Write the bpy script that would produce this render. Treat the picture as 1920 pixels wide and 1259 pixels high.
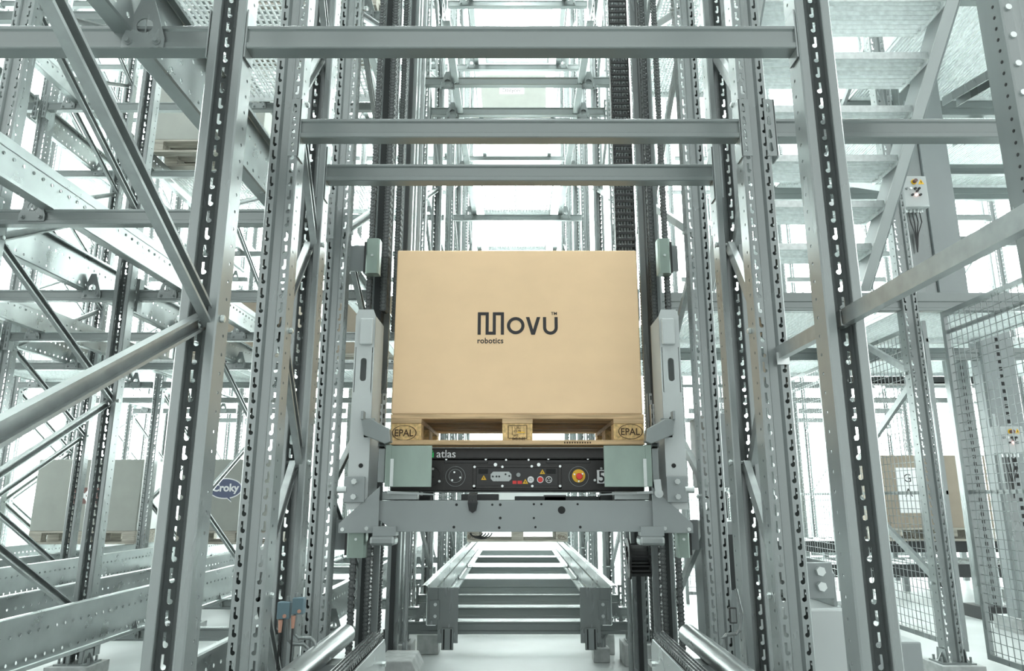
import bpy, math, random
from math import sin, cos, pi, radians, tan, atan2, sqrt
from mathutils import Vector, Matrix
random.seed(7)
S = bpy.context.scene
COL = S.collection
for o in list(bpy.data.objects):
    bpy.data.objects.remove(o)

# ------------------------------------------------------------------ camera, sky, exposure
H = 0.97                      # camera height above the floor
F = 1330.0                    # focal length in pixels of a 1920 wide frame
PITCH = radians(12.9)
cam = bpy.data.cameras.new('camera')
camo = bpy.data.objects.new('camera', cam)
COL.objects.link(camo)
cam.sensor_width = 36
cam.lens = F / 1920 * 36
cam.shift_x = -7 / 1920
cam.clip_start = 0.02
camo.location = (0, 0, H)
camo.rotation_euler = (pi / 2 + PITCH, 0, 0)
S.camera = camo

world = bpy.data.worlds.new('sky')
S.world = world
world.use_nodes = True
bg = world.node_tree.nodes['Background']
bg.inputs[0].default_value = (0.95, 1.0, 0.99, 1)
bg.inputs[1].default_value = 0.86
S.view_settings.view_transform = 'Standard'
S.view_settings.look = 'None'
S.view_settings.gamma = 1
S.view_settings.use_curve_mapping = False
S.view_settings.exposure = 0.82
WINDOW_LIGHT = 6.5
LAMP_LIGHT = 42.0


def P(u, v, Y):
    """world point at depth Y that the photograph shows near (u, v)"""
    x = (u - 967) / F
    y = (629.5 - v) / F
    t = Y / (cos(PITCH) - y * sin(PITCH))
    return Vector((x * t, Y, H + t * (sin(PITCH) + y * cos(PITCH))))


# ------------------------------------------------------------------ materials
def mat(name, col, rough=0.5, metal=0.0, var=0.0, scale=8.0, bump=0.0, stretch=None, emit=0, rvar=0.0, col2=None):
    m = bpy.data.materials.new(name)
    m.use_nodes = True
    nt = m.node_tree
    b = nt.nodes['Principled BSDF']
    b.inputs['Base Color'].default_value = (*col, 1)
    b.inputs['Roughness'].default_value = rough
    b.inputs['Metallic'].default_value = metal
    if emit:
        b.inputs['Emission Color'].default_value = (*col, 1)
        b.inputs['Emission Strength'].default_value = emit
    if var or bump or rvar or col2:
        tc = nt.nodes.new('ShaderNodeTexCoord')
        mp = nt.nodes.new('ShaderNodeMapping')
        if stretch:
            mp.inputs['Scale'].default_value = stretch
        nt.links.new(tc.outputs['Object'], mp.inputs[0])
        n = nt.nodes.new('ShaderNodeTexNoise')
        n.inputs['Scale'].default_value = scale
        n.inputs['Detail'].default_value = 4
        nt.links.new(mp.outputs[0], n.inputs['Vector'])
        if var or col2:
            r = nt.nodes.new('ShaderNodeValToRGB')
            a = tuple(max(0, c * (1 - var)) for c in col)
            z = tuple(min(1, c * (1 + var)) for c in (col2 or col))
            r.color_ramp.elements[0].position = 0.33
            r.color_ramp.elements[1].position = 0.68
            r.color_ramp.elements[0].color = (*a, 1)
            r.color_ramp.elements[1].color = (*z, 1)
            nt.links.new(n.outputs['Fac'], r.inputs[0])
            nt.links.new(r.outputs[0], b.inputs['Base Color'])
        if rvar:
            mr = nt.nodes.new('ShaderNodeMapRange')
            mr.inputs[3].default_value = max(0.05, rough - rvar)
            mr.inputs[4].default_value = min(1, rough + rvar)
            nt.links.new(n.outputs['Fac'], mr.inputs[0])
            nt.links.new(mr.outputs[0], b.inputs['Roughness'])
        if bump:
            bp = nt.nodes.new('ShaderNodeBump')
            bp.inputs['Strength'].default_value = bump
            bp.inputs['Distance'].default_value = 0.003
            nt.links.new(n.outputs['Fac'], bp.inputs['Height'])
            nt.links.new(bp.outputs[0], b.inputs['Normal'])
    return m


M = {}
M['steel'] = mat('galvanised_steel', (0.255, 0.282, 0.278), 0.28, 0.38, 0.10, 5, stretch=(1, 1, 0.15), rvar=0.08)
M['beam'] = mat('beam_steel', (0.22, 0.247, 0.242), 0.26, 0.38, 0.08, 4, stretch=(0.1, 1, 1), rvar=0.06)
M['brace'] = mat('brace_steel', (0.30, 0.325, 0.32), 0.32, 0.5, 0.10, 26, rvar=0.06)
M['rail'] = mat('rail_steel', (0.33, 0.36, 0.355), 0.30, 0.75, 0.08, 7, rvar=0.1)
M['grating'] = mat('grating_zinc', (0.70, 0.74, 0.735), 0.4, 0.3, 0.12, 30)
M['paint'] = mat('grey_paint', (0.265, 0.293, 0.292), 0.40, 0.1, 0.05, 3)
M['paint_light'] = mat('light_grey_paint', (0.48, 0.515, 0.51), 0.40, 0.0, 0.03, 3)
M['zinc'] = mat('green_zinc', (0.27, 0.34, 0.30), 0.38, 0.55, 0.12, 6, stretch=(1, 1, 0.5), rvar=0.1)
M['chain'] = mat('oiled_chain', (0.12, 0.13, 0.128), 0.30, 0.85, 0.25, 30)
M['pin'] = mat('chain_pin_steel', (0.17, 0.18, 0.18), 0.3, 0.8)
M['black'] = mat('black_plastic', (0.022, 0.024, 0.024), 0.42, 0.0)
M['shuttle'] = mat('shuttle_black', (0.028, 0.027, 0.026), 0.40, 0.15, 0.10, 40)
M['panel'] = mat('panel_black', (0.018, 0.018, 0.018), 0.38)
M['dark_in'] = mat('dark_recess', (0.010, 0.011, 0.011), 0.7)
M['guide'] = mat('guide_rail_black', (0.035, 0.04, 0.04), 0.45, 0.4)
M['bolt'] = mat('bolt_zinc', (0.66, 0.70, 0.69), 0.3, 0.85)
M['card'] = mat('cardboard', (0.86, 0.615, 0.375), 0.72, 0, 0.022, 6, bump=0.03, stretch=(1, 1, 1.6))
M['card_grey'] = mat('grey_cardboard', (0.33, 0.345, 0.315), 0.8, 0, 0.04, 6)
M['card_brown'] = mat('dull_cardboard', (0.30, 0.255, 0.20), 0.8, 0, 0.06, 6)
M['box_white'] = mat('box_white', (0.8, 0.82, 0.81), 0.4)
M['wood'] = mat('pallet_wood', (0.60, 0.42, 0.24), 0.75, 0, 0.28, 9, bump=0.25, stretch=(0.5, 4, 6))
M['wood_block'] = mat('pressed_wood_block', (0.70, 0.48, 0.22), 0.85, 0, 0.28, 60, bump=0.3)
M['wood_grey'] = mat('weathered_wood', (0.38, 0.36, 0.31), 0.8, 0, 0.25, 9, bump=0.2, stretch=(0.5, 4, 6))
M['ink'] = mat('black_ink', (0.02, 0.018, 0.02), 0.5)
M['stamp'] = mat('burnt_stamp', (0.07, 0.04, 0.02), 0.8)
M['white'] = mat('white_print', (0.85, 0.86, 0.86), 0.5)
M['green'] = mat('green_print', (0.02, 0.75, 0.16), 0.5)
M['red'] = mat('red_button', (0.75, 0.03, 0.025), 0.35)
M['yellow'] = mat('yellow_disc', (0.88, 0.52, 0.02), 0.4)
M['navy'] = mat('navy_print', (0.10, 0.12, 0.20), 0.5)
M['maroon'] = mat('maroon_print', (0.17, 0.09, 0.08), 0.5)
M['copper'] = mat('copper_plug', (0.55, 0.30, 0.22), 0.45, 0.2)
M['sensor'] = mat('sensor_blue_grey', (0.12, 0.19, 0.22), 0.45)
M['led'] = mat('red_led', (1.0, 0.45, 0.4), 0.4, emit=2.0)
M['concrete'] = mat('concrete_floor', (0.40, 0.425, 0.42), 0.42, 0, 0.16, 1.6, bump=0.06, rvar=0.12)
M['pad'] = mat('concrete_pad', (0.42, 0.44, 0.43), 0.9, 0, 0.15, 20, bump=0.2)
M['wall'] = mat('white_wall', (0.80, 0.84, 0.83), 0.6, 0, 0.03, 2)
M['ceil'] = mat('white_ceiling', (0.78, 0.82, 0.81), 0.7)
M['cable'] = mat('black_cable', (0.03, 0.032, 0.032), 0.5)
M['daylight'] = mat('window_daylight', (0.93, 1.0, 0.98), 0.4, emit=WINDOW_LIGHT)
M['lamp'] = mat('lamp_tube', (0.95, 1.0, 0.99), 0.4, emit=LAMP_LIGHT)


# ------------------------------------------------------------------ mesh builder
class B:
    def __init__(s):
        s.v = []
        s.f = []

    def box(s, x0, y0, z0, x1, y1, z1):
        n = len(s.v)
        s.v += [(x0, y0, z0), (x1, y0, z0), (x1, y1, z0), (x0, y1, z0), (x0, y0, z1), (x1, y0, z1), (x1, y1, z1), (x0, y1, z1)]
        s.f += [tuple(n + i for i in q) for q in ((0, 3, 2, 1), (4, 5, 6, 7), (0, 1, 5, 4), (1, 2, 6, 5), (2, 3, 7, 6), (3, 0, 4, 7))]
        return s

    def prism(s, poly, d):
        """closed 3-D polygon swept by vector d"""
        n = len(s.v)
        k = len(poly)
        d = Vector(d)
        s.v += [tuple(Vector(p)) for p in poly] + [tuple(Vector(p) + d) for p in poly]
        s.f += [tuple(n + k - 1 - i for i in range(k)), tuple(n + k + i for i in range(k))]
        for i in range(k):
            j = (i + 1) % k
            s.f.append((n + i, n + j, n + k + j, n + k + i))
        return s

    def profile(s, pts, d):
        """open strip (3-D points) swept by d"""
        n = len(s.v)
        k = len(pts)
        d = Vector(d)
        s.v += [tuple(Vector(p)) for p in pts] + [tuple(Vector(p) + d) for p in pts]
        for i in range(k - 1):
            s.f.append((n + i, n + i + 1, n + k + i + 1, n + k + i))
        return s

    def bar(s, p, q, w, h, up=(0, 0, 1)):
        """box beam from p to q, w across, h along up"""
        p = Vector(p); q = Vector(q)
        d = (q - p).normalized()
        a = d.cross(Vector(up)).normalized()
        u = a.cross(d).normalized()
        a = a * (w / 2); u = u * (h / 2)
        return s.prism([p - a - u, p + a - u, p + a + u, p - a + u], q - p)

    def channel(s, p, q, w, h, side, t=0.003):
        """C channel from p to q: web of height w, flanges of depth h towards side"""
        p = Vector(p); q = Vector(q)
        d = (q - p).normalized()
        n = Vector(side)
        n = (n - d * n.dot(d)).normalized()
        u = n.cross(d).normalized() * (w / 2)
        e = (q - p)
        lip = u.normalized() * 0.008
        pts = [p + u + n * h - lip, p + u + n * h, p + u, p - u, p - u + n * h, p - u + n * h + lip]
        inner = [p + u + n * h - lip, p + u + n * (h - t) - lip + lip.normalized() * 0, p + u - u.normalized() * t + n * (h - t), p + u - u.normalized() * t + n * t,
                 p - u + u.normalized() * t + n * t, p - u + u.normalized() * t + n * (h - t), p - u + n * (h - t) + lip, p - u + n * h + lip]
        poly = pts[:1] + pts[1:] + inner[::-1][1:-1]
        return s.prism(poly, e)

    def cyl(s, p, q, r, n=12, r2=None):
        p = Vector(p); q = Vector(q)
        d = (q - p).normalized()
        a = d.orthogonal().normalized()
        b = d.cross(a)
        m = len(s.v)
        r2 = r if r2 is None else r2
        for c, rr in ((p, r), (q, r2)):
            for i in range(n):
                t = 2 * pi * i / n
                s.v.append(tuple(c + a * (rr * cos(t)) + b * (rr * sin(t))))
        s.f += [tuple(m + n - 1 - i for i in range(n)), tuple(m + n + i for i in range(n))]
        for i in range(n):
            j = (i + 1) % n
            s.f.append((m + i, m + j, m + n + j, m + n + i))
        return s

    def tube(s, pts, r, n=8):
        pts = [Vector(p) for p in pts]
        m = len(s.v)
        k = len(pts)
        ref = Vector((0.31, 0.2, 0.93))
        for i, c in enumerate(pts):
            d = (pts[min(i + 1, k - 1)] - pts[max(i - 1, 0)]).normalized()
            a = d.cross(ref)
            if a.length < 1e-3:
                a = d.orthogonal()
            a.normalize()
            b = d.cross(a)
            for j in range(n):
                t = 2 * pi * j / n
                s.v.append(tuple(c + a * (r * cos(t)) + b * (r * sin(t))))
        for i in range(k - 1):
            for j in range(n):
                l = (j + 1) % n
                s.f.append((m + i * n + j, m + i * n + l, m + (i + 1) * n + l, m + (i + 1) * n + j))
        s.f += [tuple(m + n - 1 - j for j in range(n)), tuple(m + (k - 1) * n + j for j in range(n))]
        return s

    def ring(s, c, nrm, r0, r1, d, n=32):
        c = Vector(c); z = Vector(nrm).normalized()
        a = z.orthogonal().normalized(); b = z.cross(a)
        m = len(s.v)
        for (r, h) in ((r0, 0), (r1, 0), (r1, d), (r0, d)):
            for i in range(n):
                t = 2 * pi * i / n
                s.v.append(tuple(c + a * (r * cos(t)) + b * (r * sin(t)) + z * h))
        for k in range(4):
            l = (k + 1) % 4
            for i in range(n):
                j = (i + 1) % n
                s.f.append((m + k * n + i, m + k * n + j, m + l * n + j, m + l * n + i))
        return s

    def holed(s, o, sd, zd, w, h, hole, rim=None, c=(0.0, 0.0)):
        """rectangle w x h (corner o, axes sd, zd) with a star-shaped hole; hole: (s,z) points in order, c: star centre"""
        o = Vector(o); sd = Vector(sd); zd = Vector(zd)
        k = len(hole)
        out = []
        def side(p):
            e = 1e-7
            if abs(p[0]) < e and p[1] < h - e: return 3 if p[1] > e else 0
            if abs(p[1] - h) < e: return 2
            if abs(p[0] - w) < e: return 1
            return 0
        for (x, y) in hole:
            dx, dy = x - c[0], y - c[1]
            ts = []
            if dx > 1e-9: ts.append((w - c[0]) / dx)
            if dx < -1e-9: ts.append(-c[0] / dx)
            if dy > 1e-9: ts.append((h - c[1]) / dy)
            if dy < -1e-9: ts.append(-c[1] / dy)
            t = min(ts)
            out.append((min(w, max(0, c[0] + dx * t)), min(h, max(0, c[1] + dy * t))))
        n = len(s.v)
        P3 = lambda p: tuple(o + sd * p[0] + zd * p[1])
        s.v += [P3(p) for p in hole] + [P3(p) for p in out]
        for i in range(k):
            j = (i + 1) % k
            a, b = out[i], out[j]
            face = [n + i, n + k + i]
            on = lambda p, q: (abs(p[0] - q[0]) < 1e-7 and (abs(p[0]) < 1e-7 or abs(p[0] - w) < 1e-7)) or (abs(p[1] - q[1]) < 1e-7 and (abs(p[1]) < 1e-7 or abs(p[1] - h) < 1e-7))
            if not on(a, b):
                best = None
                for cr in ((0, 0), (w, 0), (w, h), (0, h)):
                    if on(a, cr) and on(cr, b):
                        best = cr
                if best:
                    s.v.append(P3(best))
                    face.append(len(s.v) - 1)
            face += [n + k + j, n + j]
            s.f.append(tuple(face))
        if rim:
            m = len(s.v)
            r = Vector(rim)
            s.v += [tuple(Vector(P3(p)) + r) for p in hole]
            for i in range(k):
                j = (i + 1) % k
                s.f.append((n + i, n + j, m + j, m + i))
        return s

    def mesh(s, name):
        me = bpy.data.meshes.new(name)
        me.from_pydata(s.v, [], s.f)
        me.update()
        return me

    def build(s, name, m, parent=None, bev=0, smooth=False):
        me = s.mesh(name)
        me.materials.append(m)
        return link(name, me, parent, bev, smooth)


def link(name, me, parent=None, bev=0, smooth=False, loc=None, rot=None):
    o = bpy.data.objects.new(name, me)
    COL.objects.link(o)
    if parent is not None:
        o.parent = parent
    if loc is not None:
        o.location = loc
    if rot is not None:
        o.rotation_euler = rot
    if smooth:
        for p in me.polygons:
            p.use_smooth = True
        try:
            me.set_sharp_from_angle(angle=radians(35))
        except Exception:
            pass
    if bev:
        b = o.modifiers.new('bevel', 'BEVEL')
        b.width = bev
        b.segments = 2
        b.limit_method = 'ANGLE'
    return o


def tag(o, label, cat, group=None):
    o['label'] = label
    o['category'] = cat
    if group:
        o['group'] = group
    return o


def thing(name, label, cat, loc=(0, 0, 0), group=None):
    o = bpy.data.objects.new(name, None)
    o.empty_display_size = 0.1
    COL.objects.link(o)
    o.location = loc
    return tag(o, label, cat, group)


def struct(o):
    o['kind'] = 'structure'
    return o


def stuff(o):
    o['kind'] = 'stuff'
    return o


def copy_tree(o, parent=None):
    c = o.copy()
    COL.objects.link(c)
    if parent is not None:
        c.parent = parent
    for ch in list(o.children):
        copy_tree(ch, c)
    return c


def words(txt, size, p, m, parent, name='lettering', align='LEFT', bold=0.0, sx=1.0, rot=(pi / 2, 0, 0), spacing=1.0):
    cu = bpy.data.curves.new(name, 'FONT')
    cu.body = txt
    cu.size = size
    cu.align_x = align
    cu.extrude = 0.0004
    cu.offset = bold
    cu.space_character = spacing
    cu.resolution_u = 4
    tmp = bpy.data.objects.new('tmp', cu)
    COL.objects.link(tmp)
    dg = bpy.context.evaluated_depsgraph_get()
    me = bpy.data.meshes.new_from_object(tmp.evaluated_get(dg))
    bpy.data.objects.remove(tmp)
    me.materials.clear()
    me.materials.append(m)
    o = link(name, me, parent, loc=p, rot=rot)
    o.scale = (sx, 1, 1)
    return o


def circ(n, r, cx=0, cy=0, a0=0):
    return [(cx + r * cos(a0 + 2 * pi * i / n), cy + r * sin(a0 + 2 * pi * i / n)) for i in range(n)]


# ------------------------------------------------------------------ shared steel sections
def slot(w, h, flip):
    """keyhole slot of a rack upright inside a cell w x h: narrow neck above a wider foot"""
    cx, cz = w / 2, h * 0.40
    pts = [(-.0058, .020), (-.0058, -.009), (-.004, -.0135), (.001, -.016), (.006, -.0145), (.0085, -.010), (.0075, -.0052), (.0035, -.0028), (.0014, -.0022), (.0014, .020)]
    if flip:
        pts = [(-x, z) for x, z in pts][::-1]
    return [(cx + x, cz + z) for x, z in pts], (cx + (.001 if flip else -.001), cz - .008)


def upright_mesh(length, pitch=0.05):
    b = B()
    n = int(length / pitch)
    d = (0, 0, n * pitch)
    for sx in (-1, 1):
        b.profile([(sx * .013, .013, 0), (sx * .020, .0, 0)], d)
        b.profile([(sx * .046, 0, 0), (sx * .050, .004, 0)], d)
        b.profile([(sx * .050, .050, 0), (sx * .050, .076, 0), (sx * .046, .080, 0), (sx * .026, .080, 0), (sx * .024, .078, 0), (sx * .024, .070, 0)], d)
    b.profile([(-.013, .013, 0), (.013, .013, 0)], d)
    hl, cl = slot(.026, pitch, False)
    hr, cr = slot(.026, pitch, True)
    hs = circ(8, .0048, .026, .025)
    for i in range(n):
        z = i * pitch
        b.holed((-.046, 0, z), (1, 0, 0), (0, 0, 1), .026, pitch, hl, (0, .0025, 0), cl)
        b.holed((.020, 0, z), (1, 0, 0), (0, 0, 1), .026, pitch, hr, (0, .0025, 0), cr)
        for sx in (-1, 1):
            b.holed((sx * .050, .004, z), (0, 1, 0), (0, 0, 1), .046, pitch, hs, (-sx * .0025, 0, 0), (.026, .025))
    me = b.mesh('upright')
    me.materials.append(M['steel'])
    return me


UP_NEAR = upright_mesh(4.6)
UP_FAR = upright_mesh(8.6)


def foot_mesh():
    b = B()
    b.box(-.095, -.03, 0, .095, .11, .008)
    for sx in (-1, 1):
        b.prism([(sx * .054, -.01, .008), (sx * .054, .09, .008), (sx * .054, .08, .075), (sx * .054, 0, .075)], (sx * .005, 0, 0))
        b.prism([(sx * .059, .03, .008), (sx * .088, .03, .008), (sx * .059, .03, .06)], (0, .005, 0))
        b.cyl((sx * .082, .0, .008), (sx * .082, .0, .035), .007, 6)
        b.cyl((sx * .082, .08, .008), (sx * .082, .08, .035), .007, 6)
    me = b.mesh('base_plate')
    me.materials.append(M['steel'])
    return me


FOOT = foot_mesh()
PADB = B()
PADB.box(-.12, -.07, -.06, .12, .15, 0)
PAD = PADB.mesh('grout_pad')
PAD.materials.append(M['pad'])


def frame(label, X, Yf, Yr, me, z0, rise, zmax, side, base=0.06, horizontals=(), start_rear=True, braces=True):
    """one rack frame: front upright facing the camera, rear upright facing away, zigzag bracing between"""
    t = thing('rack_frame', label, 'rack frame', (X, Yf, 0))
    D = Yr - Yf
    for y, r in ((0, 0), (D, pi)):
        u = link('upright', me, t, loc=(0, y, base), rot=(0, 0, r))
        link('base_plate', FOOT, u)
        link('grout_pad', PAD, u)
    if braces:
        a, c = 0.055, D - 0.055
        z = z0
        rear = start_rear
        while z < zmax:
            y0, y1 = (c, a) if rear else (a, c)
            off = 0.012 if rear else -0.012
            b = B()
            b.channel((off, y0, z), (off, y1, z + rise), .042, .024, (side, 0, 0))
            b.build('brace', M['brace'], t)
            b = B()
            for yy, zz in ((y0, z),):
                b.cyl((-.062, yy, zz + .006), (.062, yy, zz + .006), .006, 6)
                for sx in (-1, 1):
                    b.cyl((sx * .051, yy, zz + .006), (sx * .060, yy, zz + .006), .010, 6)
            b.build('brace_bolt', M['bolt'], t)
            z += rise
            rear = not rear
    for z in horizontals:
        b = B()
        b.channel((0, 0.06, z), (0, D - 0.06, z), .042, .024, (side, 0, 0))
        b.build('brace', M['brace'], t)
    return t


def beam_geo(b, x0, x1, y, ztop, h=.072, d=.05):
    pr = [(.003, 0), (0, .003), (0, .017), (.007, .022), (.007, .057), (.001, .062), (.001, .070), (.003, h), (d, h), (d, 0)]
    z = ztop - h
    b.prism([(x0, y + a, z + c) for a, c in pr][::-1], (x1 - x0, 0, 0))


def connector(parent, x, y, ztop, s):
    """hooked end plate of a beam; s = +1 when the upright stands at the +x end"""
    b = B()
    n = 4
    z0 = ztop - .145
    hole = [(.0095, .038), (.0095, .022), (.0075, .012), (.0125, .006), (.018, .006), (.0225, .012), (.021, .022), (.019, .038), (.0145, .042)]
    hole = hole[::-1] if False else hole
    c = (.0145, .024)
    for i in range(n):
        b.holed((x + (0 if s > 0 else -.036), y - .004, z0 + .01 + i * .05), (1, 0, 0), (0, 0, 1), .036, .05, hole[::-1], (0, .003, 0), c) if s < 0 else \
            b.holed((x, y - .004, z0 + .01 + i * .05), (1, 0, 0), (0, 0, 1), .036, .05, hole[::-1], (0, .003, 0), c)
    xe = x + s * .036
    b.box(min(x, xe), y - .004, z0, max(x, xe), y - .001, z0 + .0102)
    b.box(min(x, xe), y - .004, z0 + .2098, max(x, xe), y - .001, z0 + .218)
    b.box(x - .0025, y - .004, z0 - .005, x + .0025, y + .05, z0 + .218)
    b.build('beam_connector', M['steel'], parent)


def beam(label, x0, x1, y, ztop, h=.072, conn=True, group=None):
    t = thing('cross_beam', label, 'beam', ((x0 + x1) / 2, y, ztop - h))
    t2 = Matrix.Translation(-t.location)
    b = B()
    beam_geo(b, x0 - t.location.x, x1 - t.location.x, 0, h, h)
    b.build('beam_profile', M['beam'], t)
    if conn == 'plate':
        for xx in (x0, x1 - .004):
            e = B(); e.box(xx - t.location.x, -.002, -.03, xx - t.location.x + .004, .055, h + .05); e.build('end_plate', M['steel'], t)
    elif conn:
        connector(t, x0 - t.location.x, 0, h, -1)
        connector(t, x1 - t.location.x, 0, h, 1)
    return t


# rail: C section web with two rows of holes, rolled top edge, running flange at its foot
def rail_mesh(length, pitch=.065, h=.22):
    b = B()
    n = int(length / pitch)
    L = n * pitch
    d = (0, L, 0)
    b.profile([(0, 0, h - .05), (0, 0, h - .006), (-.006, 0, h), (-.028, 0, h), (-.034, 0, h - .005), (-.034, 0, h - .018)], d)
    b.profile([(0, 0, .05), (0, 0, .11)], d)
    b.profile([(0, 0, .0), (.006, 0, -.005), (.056, 0, -.005), (.06, 0, -.001), (.06, 0, .014)], d)
    b.profile([(.003, 0, h - .05), (.003, 0, h - .004), (-.006, 0, h - .003), (-.028, 0, h - .003)], d)
    up = circ(8, .0085, .0325, .03)
    lo = circ(8, .0085, .0325, .025)
    for i in range(n):
        b.holed((0, i * pitch, .11), (0, 1, 0), (0, 0, 1), pitch, h - .16, up, (.003, 0, 0), (.0325, .03))
        b.holed((0, i * pitch, 0), (0, 1, 0), (0, 0, 1), pitch, .05, lo, (.003, 0, 0), (.0325, .025))
    me = b.mesh('rail_web')
    me.materials.append(M['rail'])
    return me


RAIL_LONG = rail_mesh(8.0)
RAIL_SHORT = rail_mesh(6.2)


def bracket_mesh():
    """triangular plate with a big and a small hole, bolted to the beam face; plus the return that holds the rail"""
    b = B()
    # trapezoid plate built around a round hole
    hole = circ(14, .024, 0, .07)
    outline = []
    w0, w1, hh = .060, .016, .165
    n = len(hole)
    base = len(b.v)
    poly = [(-w0, 0), (w0, 0), (w0, .03), (w1, hh), (-w1, hh), (-w0, .03)]
    def cast(dx, dy):
        best = None
        for i in range(6):
            (ax, ay), (bx, by) = poly[i], poly[(i + 1) % 6]
            ex, ey = bx - ax, by - ay
            det = -dx * ey + dy * ex
            if abs(det) < 1e-9:
                continue
            px, py = ax - 0, ay - .07
            t = (-px * ey + py * ex) / det
            u_ = (dx * py - dy * px) / det
            if t > 0 and -1e-6 <= u_ <= 1 + 1e-6 and (best is None or t < best):
                best = t
        return (dx * best, .07 + dy * best)
    angs = sorted(set([round(atan2(y - .07, x), 5) for x, y in poly] + [round(-pi + 2 * pi * i / 14 + .01, 5) for i in range(14)]))
    k = len(angs)
    for yy in (0, .004):
        for a in angs:
            b.v.append((.024 * cos(a), yy, .07 + .024 * sin(a)))
        for a in angs:
            x, z = cast(cos(a), sin(a))
            b.v.append((x, yy, z))
    for i in range(k):
        j = (i + 1) % k
        b.f.append((i, k + i, k + j, j))
        b.f.append((2 * k + i, 2 * k + j, 3 * k + j, 3 * k + i))
        b.f.append((i, j, 2 * k + j, 2 * k + i))
        b.f.append((k + i, 3 * k + i, 3 * k + j, k + j))
    for sx in (-1, 1):
        b.cyl((sx * .04, -.004, .018), (sx * .04, 0, .018), .011, 12)
        b.cyl((sx * .04, -.013, .018), (sx * .04, -.004, .018), .007, 6)
    b.box(.0, .004, .03, .0035, .05, .155)
    me = b.mesh('rail_bracket')
    me.materials.append(M['steel'])
    return me


BRACKET = bracket_mesh()
ORD = ['first', 'second', 'third', 'fourth', 'fifth', 'sixth', 'seventh']


def rail(label, X, Y0, z, side, me, brk=()):
    """side=+1: running flange towards +x"""
    t = thing('shuttle_rail', label, 'rail', (X, Y0, z))
    w = link('rail_web', me, t)
    w.scale = (side, 1, 1)
    for y in brk:
        k = link('rail_bracket', BRACKET, t, loc=(-side * .035, y - Y0 - .006, -.06))
    return t


# ------------------------------------------------------------------ the hall
b = B(); b.box(-14, -6, -.12, 14, 19, 0)
struct(b.build('floor', M['concrete']))
b = B(); b.box(-14, -6, 10.0, 14, 19, 10.2)
struct(b.build('ceiling', M['ceil']))


def wall(name, axis, pos, a0, a1, cols, rows, zs):
    """wall with real openings: piers and bands; the glazing is built separately"""
    b = B()
    th = .2
    def put(u0, z0, u1, z1):
        if axis == 'y':
            b.box(u0, pos, z0, u1, pos + th, z1)
        else:
            b.box(pos, u0, z0, pos + th, u1, z1)
    zz = [0] + [z for r in zs for z in r] + [10.0]
    for i in range(0, len(zz), 2):
        put(a0, zz[i], a1, zz[i + 1])
    step = (a1 - a0) / cols
    for (z0, z1) in zs:
        for c in range(cols + 1):
            u = a0 + c * step
            put(max(a0, u - .15), z0, min(a1, u + .15), z1)
    struct(b.build(name, M['wall']))
    out = []
    for (z0, z1) in zs:
        for c in range(cols):
            out.append((a0 + c * step + .15, z0, a0 + (c + 1) * step - .15, z1))
    return out


WN = [0]


def window(axis, pos, r):
    WN[0] += 1
    u0, z0, u1, z1 = r
    fr = B()
    t = .06
    def put(b, a0, c0, a1, c1, d0, d1):
        if axis == 'y':
            b.box(a0, pos + d0, c0, a1, pos + d1, c1)
        else:
            b.box(pos + d0, a0, c0, pos + d1, a1, c1)
    put(fr, u0, z0, u0 + t, z1, .05, .15); put(fr, u1 - t, z0, u1, z1, .05, .15)
    put(fr, u0 + t, z0, u1 - t, z0 + t, .05, .15); put(fr, u0 + t, z1 - t, u1 - t, z1, .05, .15)
    um = (u0 + u1) / 2
    put(fr, um - .03, z0 + t, um + .03, z1 - t, .05, .15)
    f = struct(fr.build('window_%d' % WN[0], M['paint_light']))
    for a0, a1 in ((u0 + t, um - .03), (um + .03, u1 - t)):
        g = B(); put(g, a0, z0 + t, a1, z1 - t, .09, .11)
        g.build('pane', M['daylight'], f)


for r in wall('wall_back', 'y', 17.5, -11, 11, 7, 2, [(.9, 4.4), (5.2, 9.2)]):
    window('y', 17.5, r)
for r in wall('wall_left', 'x', -11.2, 6, 17.7, 4, 2, [(.9, 4.4), (5.2, 9.2)]):
    window('x', -11.2, r)
for r in wall('wall_right', 'x', 11.0, 6, 17.7, 4, 2, [(.9, 4.4), (5.2, 9.2)]):
    window('x', 11.0, r)

# hall lamps under the ceiling, one long tube fitting over each lane
LN = {-3: 'over the third lane left of the lift', -2: 'over the second lane left of the lift', -1: 'over the first lane left of the lift',
      0: 'over the lift lane', 1: 'over the stair bay', 2: 'over the bay right of the stair', 3: 'over the far right bay'}
for i in range(-3, 4):
    for k, y in enumerate((2.0, 6.5, 11.0, 15.0)):
        t = thing('hall_lamp', 'white tube lamp high %s, %s from front' % (LN[i], ORD[k]), 'lamp', (.02 + 1.65 * i, y, 9.6))
        b = B(); b.box(-.16, -1.2, .05, .16, 1.2, .12); b.build('housing', M['paint_light'], t)
        for sx in (-.09, .09):
            b = B(); b.cyl((sx, -1.15, .03), (sx, 1.15, .03), .03, 10); b.build('tube', M['lamp'], t)
        for yy in (-.8, .8):
            b = B(); b.cyl((0, yy, .12), (0, yy, .4), .01, 6); b.build('hanger', M['steel'], t)

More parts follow.
